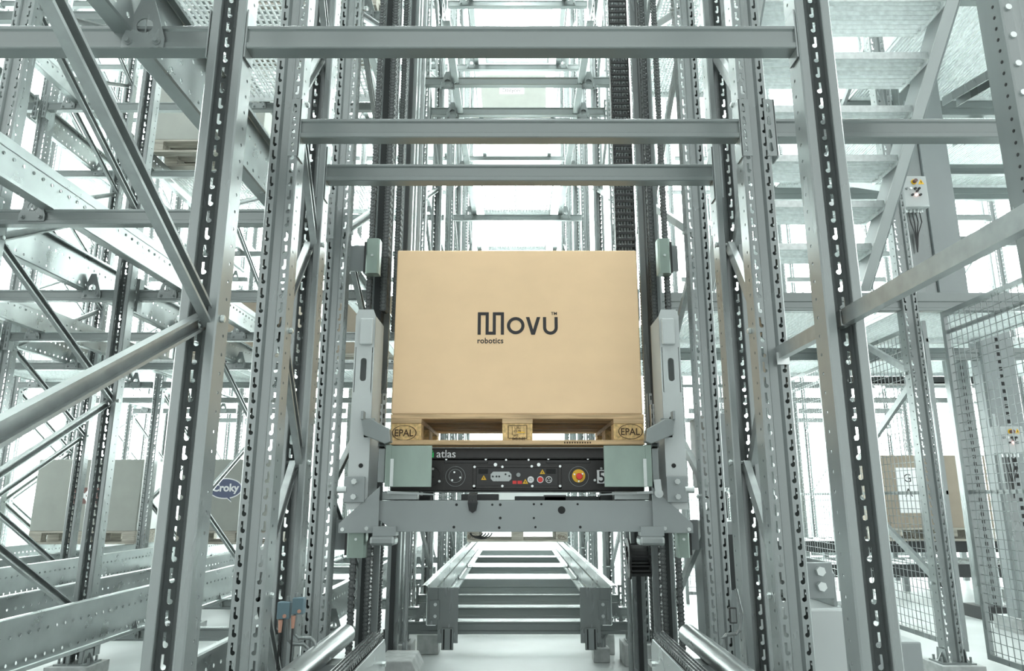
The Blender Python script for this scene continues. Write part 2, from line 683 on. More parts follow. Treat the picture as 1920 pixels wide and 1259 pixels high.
# ------------------------------------------------------------------ rack frames
XL, XR = -.81, .85
frame('large galvanised rack frame at left foreground with two heavy diagonal braces', -.82, .48, 1.85, UP_NEAR, .76 - .66, .66, 4.0, 1, start_rear=True)
fr = frame('large galvanised rack frame at right foreground with one horizontal arm', XR, .48, 1.85, UP_NEAR, 0, 1, 0, 1, braces=False, horizontals=(1.43,))
for lab, X, sd in (('narrow rack frame left of the lift, right behind the left foreground frame', -.808, 1), ('narrow rack frame right of the lift, right behind the right foreground frame', .838, 1)):
    frame(lab, X, 2.26, 2.68, UP_NEAR, .25, .42, 4.2, sd)
b = B(); b.channel((XR, 1.8, 1.43), (XR, 2.30, 1.43), .042, .024, (1, 0, 0))
sp = thing('frame_spacer', 'short horizontal channel joining right foreground upright to the one behind', 'spacer', (XR, 1.83, 1.43))
o = b.build('channel', M['brace'], sp); o.location = -sp.location
b = B(); b.box(.845, 2.252, 1.39, .885, 2.257, 1.43); o = b.build('end_plate', M['bolt'], sp); o.location = -sp.location
for lab, X, sd in (('deep rack frame left of the lift carriage, third upright from front', -.845, 1), ('deep rack frame right of the lift carriage, third upright from front', .865, 1)):
    frame(lab, X, 3.17, 4.35, UP_FAR, .35, .62, 8.0, sd)
for j, (a, c) in enumerate(((5.6, 6.85), (8.1, 9.35), (10.6, 11.85))):
    for lab, X in (('left', XL), ('right', XR)):
        frame('rack frame beside the %s rail of the lift lane, %s row behind the lift' % (lab, ORD[j]), X, a, c, UP_FAR, .35, .62, 8.0, 1)
for k, X in enumerate((-2.47, -4.12, -5.77, -7.42)):
    for j, (a, c) in enumerate(((3.1, 4.35), (5.6, 6.85), (8.1, 9.35), (10.6, 11.85), (13.1, 14.35))):
        if j == 0 and k > 0:
            continue
        if k == 3 and j < 2:
            continue
        frame('rack frame in the %s column left of the lift columns, %s row from front' % (ORD[k], ORD[j]), X, a, c, UP_FAR, .30, .62, 8.0, 1)
for k, X in enumerate((2.48, 4.17, 5.82, 7.47)):
    for j, (a, c) in enumerate(((4.3, 5.55), (8.1, 9.35), (10.6, 11.85), (13.1, 14.35))):
        if (k >= 1 and j == 0) or (k == 1 and j == 1):
            continue
        frame('rack frame in the %s column right of the lift columns, %s row from front' % (ORD[k], ORD[j]), X, a, c, UP_FAR, .48, .62, 8.0, 1, start_rear=False)

for X, sn in ((-.742, 'left'), (.762, 'right')):
    t = thing('lift_post', 'slotted upright post on a block, %s end of floor beam behind lift' % sn, 'post', (X, 4.572, 0))
    u = link('upright', UP_NEAR, t, loc=(0, 0, .12))
    link('base_plate', FOOT, u)
    b = B(); b.box(-.12, -.07, 0, .12, .15, .12); b.build('levelling_block', M['pad'], t, bev=.005)

# far right foreground column with stud rows
t = thing('guard_column', 'wide grey column with rows of studs at upper right edge', 'column', (1.40, 1.72, 0))
b = B()
b.profile([(-.05, .09, 0), (-.05, .004, 0), (-.046, 0, 0), (-.02, 0, 0), (.012, .012, 0), (.05, .012, 0), (.08, 0, 0), (.10, 0, 0), (.10, .09, 0), (.06, .09, 0)], (0, 0, 4.6))
b.build('shell', M['steel'], t)
for i in range(30):
    b = B()
    b.cyl((-.032, -.006, .1 + i * .088), (-.032, .002, .1 + i * .088), .009, 10)
    b.build('stud', M['bolt'], t)
b = B()
for i in range(130):
    b.cyl((-.051, .03, .05 + i * .035), (-.049, .03, .05 + i * .035), .005, 6)
stuff(b.build('hole_row', M['dark_in'], t))
b = B(); b.box(-.09, -.04, 0, .14, .13, .01); b.build('base_plate', M['steel'], t)

# ------------------------------------------------------------------ cross beams
beam('thick grey cross beam spanning the top of the photo between foreground uprights', -.82 + .052, XR - .052, 1.775, 2.285, conn='plate')
beam('grey cross beam above the box, second from front, with hooked ends on right upright', -.808 + .052, .838 - .052, 2.262, 2.272)
beam('light grey cross beam just above the box, third from front', -.808 + .052, .838 - .052, 2.61, 2.272)
beam('pale cross beam right of the lift passing in front of the stair treads', XR + .06, 2.6, 2.262, 2.272)
beam('dark cross beam at upper left corner carrying a triangular bracket', -2.41, -.82 - .052, 1.775, 2.285, conn='plate')
RX = [XL, -2.47, -4.12, -5.77]
LV = ((.24, 'floor-level'), (2.27, 'second-level'), (4.32, 'third-level'), (6.37, 'fourth-level'))
RY = (3.06, 4.36, 5.55, 6.86, 8.05, 9.36, 10.55, 11.86)
for z, ln in LV:
    for k in range(3):
        for j, y in enumerate(RY):
            if k == 2 and j == 0 or j > 5 and z < 1 or (z > 4 and j < 1):
                continue
            beam('%s cross beam in the %s lane left of the lift, %s row back' % (ln, ORD[k], (ORD + ['eighth'])[j]), RX[k + 1] + .06, RX[k] - .06, y, z, conn=(j < 4))
for z, ln in LV:
    for j, y in enumerate((4.60, 5.14, 5.78, 6.86, 8.05, 9.36, 10.55)):
        zz = z
        if z == 4.32 and j < 3:
            if j == 0:
                continue
            y, zz = (0, 5.26, 5.73)[j], 4.38
        if z == 6.37 and j == 1:
            continue
        fl = z == .24 and j == 0
        beam('%s cross beam in the lift lane behind the lift, %s row back' % (ln, ORD[j]), -.69 if fl else XL + .055, .71 if fl else XR - .055, 4.568 if fl else y, zz, h=.13 if z == .24 and j == 3 else .072, conn=(j < 3))
for z, ln in ((4.32, 'third-level'), (6.37, 'fourth-level'), (1.30 + .97, 'second-level'), (.24, 'floor-level')):
    for k in range(1, 3):
        for j, y in enumerate((8.05, 9.36, 10.55, 11.86)):
            beam('%s cross beam in the %s bay right of the stair, %s row back' % (ln, ORD[k - 1], ORD[j]), (2.52, 4.17, 5.82)[k - 1] + .06, (4.17, 5.82)[k - 1] - .06, y, z, conn=False)

# ------------------------------------------------------------------ shuttle rails
LC = {0: .02, -1: -1.64, -2: -3.295, -3: -4.945}
for z, ln in LV:
    for l in (-1, -2, -3):
        for s, sn in ((-1, 'left'), (1, 'right')):
            y0 = 1.95 if z < 1 else .8
            if l == -3:
                y0 = 3.6
            if z > 3:
                y0 = 3.0
            if l == -3 and z > 5:
                continue
            brk = [y for y in RY if y0 < y < y0 + 7.9]
            if z > 1 and z < 3 and l == -1:
                brk = [1.775] + brk
            rail('%s perforated shuttle rail on the %s side of the %s lane left of the lift' % (ln, sn, ORD[-l - 1]), LC[l] + s * .55, y0, z, -s, RAIL_LONG, brk)
for z, ln in LV:
    for s, sn in ((-1, 'left'), (1, 'right')):
        y0 = 4.462
        by = (4.6, 5.14, 5.78, 6.86, 8.05) if z != 4.32 else (5.26, 5.73, 6.86, 8.05)
        rail('%s shuttle rail on the %s side of the lift lane behind the lift' % (ln, sn), .02 + s * .55, y0, z, -s, RAIL_SHORT, by)

# end stop plates on the two floor-level rails behind the lift
for s, sn in ((-1, 'left'), (1, 'right')):
    x = .02 + s * .42
    t = thing('rail_end_stop', 'flat grey end stop plate with a slotted clamp on %s floor rail behind lift' % sn, 'end stop', (x, 4.45, .14))
    b = B()
    b.prism([(-.06, 0, 0.0), (.06, 0, 0.0), (.06, 0, .31), (-.06, 0, .31)], (0, .006, 0))
    b.box(-s * -.06, .0, .10, -s * -.06 + s * .065, .006, .31)
    b.build('plate', M['steel'], t, bev=.002)
    b = B(); b.box(.0 + s * .05, -.007, .13, s * .05 + s * .06, 0, .24); b.build('clamp_plate', M['steel'], t, bev=.002)
    b = B(); b.box(-.035, -.02, -.035, .035, 0, .085)
    b.build('clamp_block', M['steel'], t, bev=.003)
    for dx in (-.024, .018):
        b = B(); b.box(dx, -.024, -.03, dx + .008, -.0195, .08); b.build('slot', M['dark_in'], t)
    for zz in (.15, .215):
        b = B(); b.cyl((s * .075, -.014, zz), (s * .075, -.007, zz), .010, 8); b.build('bolt', M['bolt'], t)

# ------------------------------------------------------------------ mesh decks
def deck_geo(b, x0, y0, x1, y1, wp=.034, r=.005, h=.025):
    r = .0085 if wp < .03 else .005
    x = x0
    while x <= x1 + 1e-6:
        b.box(x - r / 2, y0, -h, x + r / 2, y1, 0)
        x += wp
    y = y0
    while y <= y1 + 1e-6:
        b.box(x0, y - r / 2, -.008, x1, y + r / 2, 0)
        y += wp * 1.2


def deck(label, x0, x1, y0, y1, z, wp=.034):
    t = thing('mesh_deck', label, 'grating', ((x0 + x1) / 2, (y0 + y1) / 2, z))
    w, d = (x1 - x0) / 2, (y1 - y0) / 2
    b = B(); deck_geo(b, -w, -d, w, d, wp)
    stuff(b.build('wire_mesh', M['grating'], t))
    for a in ((-w, -d, w, -d + .012), (-w, d - .012, w, d), (-w, -d, -w + .012, d), (w - .012, -d, w, d)):
        b = B(); b.box(a[0], a[1], -.05, a[2], a[3], .004); b.build('edge_strip', M['grating'], t)
    return t


for l, ln in ((-1, 'first'), (-2, 'second'), (-3, 'third')):
    deck('mesh deck of the second level in the %s lane left of the lift' % ln, LC[l] - .41, LC[l] + .41, 6.95, 8.0, 2.31)
    deck('mesh deck of the third level in the %s lane left of the lift, farther one' % ln, LC[l] - .41, LC[l] + .41, 6.95, 8.0, 4.36)
deck('mesh deck of the third level above the box, behind the lift', -.38, .42, 6.98, 8.03, 4.36)
deck('mesh deck of the third level above the box, one row farther back', -.38, .42, 8.13, 9.3, 4.36)
deck('mesh deck of the fourth level at top centre behind the lift', -.38, .42, 6.98, 8.03, 6.42)
# walkway left of the lift mast, seen from below at the top
deck('mesh walkway high above the left lift columns', -2.3, -.92, 3.2, 4.3, 3.62)

# ------------------------------------------------------------------ stair on the right
def tread_mesh():
    b = B()
    w, d = .98, .31
    b.box(0, 0, -.042, w, .006, 0)
    b.box(0, d - .005, -.035, w, d, 0)
    for i in range(1, 8):
        y = i * d / 8
        b.box(0, y - .003, -.040, w, y + .003, -.002)
    for i in range(1, 20):
        x = i * w / 20
        b.box(x - .002, 0.006, -.014, x + .002, d - .005, -.004)
    for x in (0, w - .005):
        b.prism([(x, 0, -.06), (x, d, -.06), (x, d, 0), (x, 0, 0)], (.005, 0, 0))
    for y in (.06, .24):
        b.cyl((w, y, -.035), (w + .02, y, -.035), .011, 6)
        b.cyl((w - .022, y, -.035), (w - .005, y, -.035), .013, 6)
    me = b.mesh('tread')
    me.materials.append(M['grating'])
    return me


TR = tread_mesh()
st = thing('steel_stair', 'galvanised open stair with grating treads seen from below at right', 'stair', (1.30, 4.40, 2.262))
dy, dz = -.207, .203
NT = 9
for i in range(NT):
    link('tread', TR, st, loc=(0, i * dy - .10, .30 + i * dz))
for x, nm in ((-.012, 'left'), (1.0, 'right')):
    b = B()
    p0 = Vector((x, .10, .10)); p1 = Vector((x, NT * dy - .1, .10 + (NT + .97) * dz))
    b.bar(p0, p1, .008, .24, (0, 0, 1))
    b.build('stringer', M['paint'], st)
    b = B()
    dd = (p1 - p0).normalized()
    up = Vector((1, 0, 0)).cross(dd).normalized()
    for sgn in (1,):
        q = up * (sgn * .12)
        b.bar(p0 + q + Vector((-.04, 0, 0)), p1 + q + Vector((-.04, 0, 0)), .062, .008, (0, 0, 1))
    b.build('stringer_flange', M['paint_light'], st)
b = B(); b.box(.90, .02, -.02, 1.03, .16, -.008); b.build('foot_plate', M['bolt'], st)

# landing behind the foot of the stair and platforms above
beam('wide pale edge beam of the landing below the stair', XR + .06, 6.2, 4.32, 2.24, h=.12, conn=False)
beam('cross beam under the landing right of the stair, behind the edge beam', XR + .06, 6.2, 5.6, 2.15, h=.1, conn=False)
deck('mesh landing at the foot of the stair, nearer half', XR + .1, 2.40, 4.52, 5.6, 2.24)
deck('mesh landing right of the post at the foot of the stair', 2.56, 3.7, 4.42, 5.6, 2.24)
deck('mesh landing at the foot of the stair, farther half', XR + .1, 5.7, 5.62, 7.2, 2.24)
deck('upper mesh platform over the right bay, nearer half', 2.6, 6.2, 3.7, 5.0, 4.05, .024)
deck('upper mesh platform over the right bay, farther half', 2.6, 6.2, 5.02, 6.6, 4.05, .024)
deck('mesh platform left of the stair top, beside the lift columns', .95, 1.9, 3.6, 5.2, 4.2, .024)
for j, (y, z) in enumerate(((3.7, 4.02), (5.0, 4.02), (6.6, 4.02))):
    beam('edge beam under the upper right platform, %s from front' % ORD[j], 2.45, 6.2, y, z, h=.14, conn=False)
for j, (u0, u1, v, y, h) in enumerate(((1710, 1930, 308, 5.6, .09), (1690, 1930, 443, 5.6, .08), (1760, 1930, 288, 6.6, .09), (1800, 1930, 340, 6.6, .07))):
    p, q = P(u0, v, y), P(u1, v, y)
    beam('grey rail beam behind the control box at right, %s of four from the top' % ORD[(1, 3, 0, 2)[j]], p.x, q.x + .5, y, p.z, h=h, conn=False)

# diagonal platform braces at upper right
for j, (a, c) in enumerate(((P(1920, 20, 3.1), P(1770, 120, 3.66)), (P(1880, 165, 4.6), P(1790, 220, 5.6)))):
    a = a - Vector((0, 0, .22)); c = c - Vector((0, 0, .22))
    t = thing('platform_brace', ('dark channel brace under the platform at the top right corner', 'short dark channel under the platform, below the corner brace')[j], 'brace', a)
    b = B(); b.channel((0, 0, 0), c - a, .09, .05, (0, 0, -1)); b.build('channel', M['steel'], t)

# ------------------------------------------------------------------ pallets and boxes
def pallet_geo(t, mw, mb):
    for i, (y, w) in enumerate(((0, .145), (.1875, .1), (.3275, .145), (.5125, .1), (.655, .145))):
        b = B(); b.box(-.6, y, .122, .6, y + w, .144); b.build('deck_board', mw, t, bev=.0015)
    for x in (-.6, -.0725, .455):
        b = B(); b.box(x, 0, .1, x + .145, .8, .1215); b.build('stringer_board', mw, t, bev=.0015)
        for y, w in ((.002, .1), (.3275, .145), (.698, .1)):
            b = B(); b.box(x + .001, y, .0225, x + .144, y + w, .0995); b.build('block', mb, t, bev=.002)
    for y, w in ((0, .1), (.3275, .145), (.7, .1)):
        b = B(); b.box(-.6, y, 0, .6, y + w, .022); b.build('bottom_board', mw, t, bev=.0015)


def epal(t, x, z, m):
    b = B(); b.ring((0, 0, 0), (0, 0, 1), .054, .058, .0006, 32)
    o = b.build('stamp_ring', m, t, ); o.location = (x, .0015, z); o.rotation_euler = (pi / 2, 0, 0); o.scale = (1, .62, 1)
    words('EPAL', .046, (x - .002, .0012, z - .016), m, t, 'stamp', 'CENTER', bold=.0006, sx=.92)


pal = thing('wooden_pallet', 'wooden pallet under the tan box, branded EPAL on both end blocks', 'pallet', (.008, 3.37, 1.214))
pallet_geo(pal, M['wood'], M['wood_block'])
epal(pal, -.535, .056, M['stamp'])
epal(pal, .535, .062, M['stamp'])
b = B()
for a in ((-.045, .030, -.042, .092), (-.04, .028, .045, .031), (-.026, .045, -.024, .085), (-.04, .089, .045, .092), (.043, .03, .046, .09)):
    b.box(a[0], .0008, a[1], a[2], .0016, a[3])
b.build('stamp_frame', M['stamp'], pal)
words('UA-', .017, (-.015, .0012, .074), M['stamp'], pal, 'stamp')
words('13-79', .015, (-.018, .0012, .058), M['stamp'], pal, 'stamp')
words('HT', .017, (-.018, .0012, .037), M['stamp'], pal, 'stamp')
words('042-3-05', .017, (-.025, .0012, .022), M['stamp'], pal, 'stamp', bold=.0004)
b = B(); b.box(.0, .0003, .056, .035, .001, .06); b.build('staple', M['yellow'], pal)
b = B()
for i in range(11):
    b.box(-.08 + .3 + i * .012, -.0008, .006, -.08 + .306 + i * .012, .0, .014)
b.build('stamp_row', M['stamp'], pal)

bx = thing('cardboard_box', 'large tan cardboard box with black logo, on the pallet in the lift', 'box', (.006, 3.37, 1.3585))
b = B(); b.box(-.598, 0, 0, .598, .8, .822); b.build('carton', M['card'], bx, bev=.006)
b = B(); b.box(-.592, .393, .822, .592, .407, .8235); b.build('flap_seam', M['card_brown'], bx)
# logo
T = bx.location
def loc(u, v, y=3.37):
    p = P(u, v, y); return p - T
b = B()
x0, z1 = loc(896, 586).x, loc(896, 586).z
x1 = loc(945, 586).x
z0 = loc(896, 628).z
w = x1 - x0
# meander M: four strokes joined over, under, over
s_ = w * .118
xs = [x0, x0 + w * .302, x0 + w * .573, x1 - s_]
yq = -.0012
for x in xs:
    b.box(x, yq, z0, x + s_, 0, z1)
b.box(xs[0] + s_, yq, z1 - s_, xs[1], 0, z1)
b.box(xs[2] + s_, yq, z1 - s_, xs[3], 0, z1)
b.box(xs[1] + s_, yq, z0, xs[2], 0, z0 + s_)
b.build('logo_mark', M['ink'], bx)
p = loc(951, 628)
# o v u drawn as strokes
sw = .0155
co = loc(967, 611); ro = (loc(984, 611).x - loc(951, 611).x) / 2
b = B(); b.ring((co.x, -.0012, co.z), (0, 1, 0), ro - sw, ro, .0012, 40)
b.build('lettering', M['ink'], bx)
a1, a2, a3 = loc(986, 595), loc(999.5, 628), loc(1013, 595)
b = B()
b.prism([(a1.x, -.0012, a1.z), (a1.x + .017, -.0012, a1.z), (a2.x, -.0012, a2.z + .026), (a3.x - .017, -.0012, a3.z), (a3.x, -.0012, a3.z), (a2.x + .009, -.0012, a2.z), (a2.x - .009, -.0012, a2.z)][::-1], (0, .0012, 0))
b.build('lettering', M['ink'], bx)
u0, u1 = loc(1018, 595), loc(1046, 628)
ru = (u1.x - u0.x) / 2
cx, cz = (u0.x + u1.x) / 2, u1.z + ru
outer = [(u0.x, u0.z)] + [(cx + ru * cos(pi + pi * i / 16), cz + ru * sin(pi + pi * i / 16)) for i in range(17)] + [(u1.x, u0.z)]
ri = ru - sw
inner = [(u1.x - sw, u0.z)] + [(cx + ri * cos(-pi * i / 16), cz + ri * sin(-pi * i / 16)) for i in range(17)] + [(u0.x + sw, u0.z)]
b = B(); b.prism([(x, -.0012, z) for x, z in outer + inner][::-1], (0, .0012, 0)); b.build('lettering', M['ink'], bx)
p = loc(1033, 591); words('TM', .022, (p.x, -.0006, p.z), M['ink'], bx, bold=.0002)
p = loc(894.5, 644); words('robotics', .0385, (p.x, -.0006, p.z), M['ink'], bx, bold=.0007, sx=.93, spacing=1.06)


def far_box(label, x, y, z, m, w=1.2, h=.8, pal_m=True, sheen=False):
    pt = thing('wooden_pallet', 'weathered pallet under ' + label[1], 'pallet', (x, y, z))
    pallet_geo(pt, M['wood_grey'], M['wood_grey'])
    t = thing('cardboard_box', label[0], 'box', (x, y, z + .1445))
    b = B(); b.box(-w / 2, 0, 0, w / 2, .8, h); b.build('carton', m, t, bev=.006)
    if sheen:
        b = B(); b.box(w / 2 + .0005, .02, .01, w / 2 + .004, .78, h - .01); b.build('side_sheen', M['box_white'], t)  # white sheet that paints the pale sheen onto the right side
    return t, pt


t, _ = far_box(('grey cardboard box with a white X on a maroon label, at lower left', 'the grey box with the maroon X label'), LC[-3] + .05, 8.3, .46, M['card_grey'], sheen=True)
b = B(); b.box(-.19, -.002, .30, .16, 0, .48); b.build('label', M['maroon'], t)
words('X', .18, (-.03, -.0025, .325), M['white'], t, 'lettering', 'CENTER', bold=.006)
t, _ = far_box(('grey cardboard box with a navy speech bubble logo, left of the lift', 'the box with the navy speech bubble'), LC[-2] + .06, 8.3, .46, M['card_grey'], sheen=True)
def bubble(b, rx, rz, y, cx=0, cz=.50):
    pts = []
    for i in range(40):
        a = 2 * pi * i / 40
        pts.append((cx + rx * cos(a), y, cz + rz * sin(a)))
        if i == 31:
            pts.append((cx + rx * .42, y, cz - rz * 1.35))
    b.prism(pts, (0, .0015, 0))
b = B(); bubble(b, .195, .117, -.002, -.085, .47); b.build('logo_outline', M['white'], t)
b = B(); bubble(b, .182, .105, -.0032, -.085, .47); b.build('logo_bubble', M['navy'], t)
words('Croky', .118, (-.085, -.0045, .44), M['white'], t, 'lettering', 'CENTER', bold=.004, sx=1.0)
t, cp = far_box(('white box on the floor lane behind the lift, mostly hidden by the shuttle', 'the white box on the floor lane behind lift'), .02, 8.75, .46, M['box_white'])
epal(cp, .535, .06, M['stamp']); epal(cp, -.535, .06, M['stamp'])
t, _ = far_box(('pale box high behind the lift with a white name strip', 'the pale box with the name strip'), -.06, 9.8, 6.60, M['card_grey'], w=1.05, h=.62)
b = B(); b.box(-.19, -.003, .28, .19, 0, .42); b.build('label', M['white'], t)
words('Dailycer', .088, (0, -.0036, .315), M['ink'], t, 'lettering', 'CENTER')
t, _ = far_box(('brown box with a white G A label behind the right fence', 'the brown box behind the right fence'), 4.75, 8.2, .50, M['card_brown'])
b = B(); b.box(-.44, -.003, .16, -.12, 0, .66); b.build('label', M['white'], t)
words('G', .13, (-.36, -.0036, .50), M['ink'], t); words('A', .13, (-.36, -.0036, .34), M['ink'], t)
far_box(('brown box on second level left, nearest of two in the second lane', 'the nearer second-level brown box'), LC[-2], 8.2, 2.49, M['card_brown'], h=.7)
far_box(('brown box on second level, first lane left of the lift', 'the first-lane second-level brown box'), LC[-1], 8.2, 2.49, M['card_brown'], h=.7)
far_box(('box on the high third level at upper left, second lane', 'the third-level box in the second left lane'), LC[-2], 6.9, 4.55, M['card_grey'], h=.9)
far_box(('box on the high third level at upper left, first lane', 'the third-level box in the first left lane'), LC[-1], 4.6, 4.55, M['card_grey'], h=.9)

# ------------------------------------------------------------------ pallet shuttle on the carriage
YS = 3.42
sh = thing('pallet_shuttle', 'black pallet shuttle with buttons and emergency stop under the pallet', 'shuttle', (.008, YS, .985))
T = sh.location
def sl(u, v, y=YS):
    return P(u, v, y) - T
zt, zb = sl(967, 841).z, sl(967, 922).z
zf = sl(967, 861).z
b = B(); b.box(-.60, 0.004, zb, .60, .9, zf - .001); b.build('body', M['shuttle'], sh, bev=.006)
b = B(); b.prism([(-.60, -.008, zf), (-.60, -.010, zf + .006), (-.60, 0.0, zt), (-.60, .8, zt), (-.60, .8, zf)], (1.2, 0, 0)); b.build('top_cover', M['shuttle'], sh)
b = B(); b.box(-.60, .001, zt, .60, .8, zt + .004); b.build('lift_plate', M['steel'], sh)
for (ua, ub) in ((833, 915), (1024, 1107)):
    p, q = sl(ua, 863), sl(ub, 869)
    b = B(); b.box(p.x, 0.0, q.z, q.x, .004, p.z); b.build('cover_strip', M['panel'], sh, bev=.003)
p, q = sl(887, 872), sl(1053, 917)
b = B()
for (a0, c0, a1, c1) in ((p.x, q.z, q.x, q.z + .014), (p.x, p.z - .014, q.x, p.z), (p.x, q.z, p.x + .016, p.z), (q.x - .016, q.z, q.x, p.z)):
    b.box(a0, -.004, c0, a1, .004, c1)
b.build('panel_frame', M['shuttle'], sh, bev=.0015)
b = B(); b.box(p.x + .017, 0.0, q.z + .0145, q.x - .017, .0038, p.z - .0145); b.build('control_panel', M['panel'], sh)
def disc(u, v, r, m, name, d=.004, y0=0.0, n=24, parent=None):
    c = sl(u, v)
    b = B(); b.cyl((c.x, y0, c.z), (c.x, y0 - d, c.z), r, n)
    return b.build(name, m, parent or sh)
for u, v, r in ((890, 876, .006), (942, 876, .006), (889, 912, .006), (942, 912, .006), (997, 875, .006), (1050, 875, .006), (998, 912, .006), (1050, 912, .006), (929, 872, .0085), (1010, 872, .0085),
                (837, 862, .005), (911, 862, .005), (949, 863, .005), (991, 863, .005), (1028, 861, .005), (1102, 861, .005), (812, 880, .006), (824, 903, .006), (1127, 879, .006), (1115, 901, .006)):
    disc(u, v, r, M['bolt'], 'screw', .003, -.0045, 10)
for (u, v, r, r2) in ((854, 894, .047, .0455), (1085, 894, .047, .0455), (807, 893, .0475, .0465), (1137, 894, .0475, .0465)):
    c = sl(u, v)
    b = B(); b.ring((c.x, .003, c.z), (0, -1, 0), r2, r, .006, 40); b.build('bezel_ring', M['steel'] if u in (854, 1085) else M['panel'], sh)
    b = B(); b.cyl((c.x, .006, c.z), (c.x, .0025, c.z), r2, 40); b.build('round_cover', M['shuttle'], sh)
c = sl(854, 893)
b = B(); b.ring((c.x, .002, c.z), (0, -1, 0), .030, .032, .009, 32); b.build('bezel_ring', M['steel'], sh)
b = B(); b.cyl((c.x, .003, c.z), (c.x, -.002, c.z), .030, 32); b.build('round_cover', M['panel'], sh)
for u, v in ((852, 886), (863, 896), (848, 901)):
    disc(u, v, .0045, M['bolt'], 'screw', .003, -.002, 10)
disc(812, 895, .004, M['dark_in'], 'hole', .001, 0.0)
es = disc(1085, 893, .031, M['yellow'], 'emergency_stop', .006, .002, 32)
c = sl(1085.5, 894)
b = B(); b.cyl((c.x, -.004, c.z), (c.x, -.016, c.z), .010, 16); b.cyl((c.x, -.016, c.z), (c.x, -.028, c.z), .0155, 24, .0145); b.build('stop_button', M['red'], es, bev=.002)
for u, v in ((1077, 890), (1092, 889), (1085, 903)):
    disc(u, v, .004, M['bolt'], 'screw', .0025, -.004, 10)
# connector plate
p, q = sl(920, 885), sl(959, 903)
c = .012
b = B(); b.prism([(p.x + c, -.001, q.z), (q.x - c, -.001, q.z), (q.x, -.001, q.z + c), (q.x, -.001, p.z - c), (q.x - c, -.001, p.z), (p.x + c, -.001, p.z), (p.x, -.001, p.z - c), (p.x, -.001, q.z + c)], (0, .006, 0))
cp_ = b.build('charge_plate', M['rail'], sh)
for u, v in ((924, 894), (931, 894), (948, 890), (955, 893), (936, 894)):
    c = sl(u, v)
    b = B(); b.cyl((c.x, -.001, c.z), (c.x, -.006, c.z), .0045, 10); b.build('contact', M['guide'], cp_)
for ua, va, ub, vb in ((897, 880, 915, 889), (1024, 880, 1042, 889)):
    p, q = sl(ua, va), sl(ub, vb)
    b = B(); b.box(p.x, -.002, q.z, q.x, .002, p.z); b.build('scanner_window', M['dark_in'], sh)
p, q = sl(961, 902), sl(979, 908)
b = B(); b.box(p.x, -.003, q.z, p.x + (q.x - p.x) * .42, .002, p.z); b.box(p.x + (q.x - p.x) * .52, -.003, q.z, q.x, .002, p.z); b.build('red_sensor_window', M['red'], sh)
def tri(u, v, h):
    c = sl(u, v)
    b = B(); b.prism([(c.x - h * .58, 0, c.z - h / 2), (c.x + h * .58, 0, c.z - h / 2), (c.x, 0, c.z + h / 2)], (0, -.003, 0)); s1 = b.build('warning_sign', M['yellow'], sh)
    b = B(); b.cyl((c.x, -.003, c.z - h * .14), (c.x, -.0038, c.z - h * .14), h * .13, 10)
    b.box(c.x - h * .02, -.0038, c.z - h * .14, c.x + h * .02, -.003, c.z + h * .2); b.build('warning_symbol', M['ink'], s1)
tri(907, 896, .022); tri(1017, 885, .022); tri(985, 903, .023)
disc(972, 891, .010, M['steel'], 'round_knob', .010, 0.0)
for u, m_, nm in ((995, M['white'], 'battery_button'), (1013, M['red'], 'red_button'), (1029, M['panel'], 'fan_button')):
    c = sl(u, 900)
    b = B(); b.ring((c.x, .001, c.z), (0, -1, 0), .0125, .0155, .006, 28); r_ = b.build('button_ring', M['white'], sh)
    b = B(); b.cyl((c.x, .001, c.z), (c.x, -.004, c.z), .0123, 24); b.build(nm, m_, r_)
    if u == 995:
        b = B()
        for k in ((-.007, -.004, .007, -.003), (-.007, .003, .007, .004), (-.007, -.004, -.006, .004), (.006, -.004, .007, .004), (-.004, .004, -.002, .006), (.002, .004, .004, .006)):
            b.box(c.x + k[0], -.0048, c.z + k[1], c.x + k[2], -.004, c.z + k[3])
        b.build('battery_symbol', M['ink'], r_)
    if u == 1029:
        b = B()
        for k in range(3):
            a = pi / 2 + k * 2 * pi / 3
            b.prism([(c.x + .003 * cos(a), -.004, c.z + .003 * sin(a)), (c.x + .009 * cos(a - .5), -.004, c.z + .009 * sin(a - .5)), (c.x + .009 * cos(a + .5), -.004, c.z + .009 * sin(a + .5))], (0, -.0008, 0))
        b.build('fan_symbol', M['white'], r_)
p = sl(818.5, 859); words('atlas', .052, (p.x, -.0095, p.z + .001), M['white'], sh, bold=.0003)
p = sl(814.5, 859); words('mov\u00fc', .052, (p.x, -.0095, p.z + .001), M['green'], sh, 'lettering', 'RIGHT', bold=.0005)
p, q = sl(1119, 882), sl(1158, 907)
b = B(); b.box(p.x, -.004, q.z, q.x, .001, p.z); b.build('number_sign', M['white'], sh)
p = sl(1121.5, 905); words('57', .076, (p.x, -.0045, p.z), M['ink'], sh, bold=.0008, sx=.9)
# wheels underneath
for x in (-.5, .5):
    for y in (.15, .7):
        b = B(); b.cyl((x - .03, y, zb - .005), (x + .03, y, zb - .005), .05, 20); b.build('wheel', M['black'], sh)

# ------------------------------------------------------------------ lift carriage
YC = 3.22
ca = thing('lift_carriage', 'grey steel lift carriage holding the shuttle, with slotted side columns', 'lift carriage', (0, YC, .80))
T = ca.location
def cl(u, v, y=YC):
    return P(u, v, y) - T
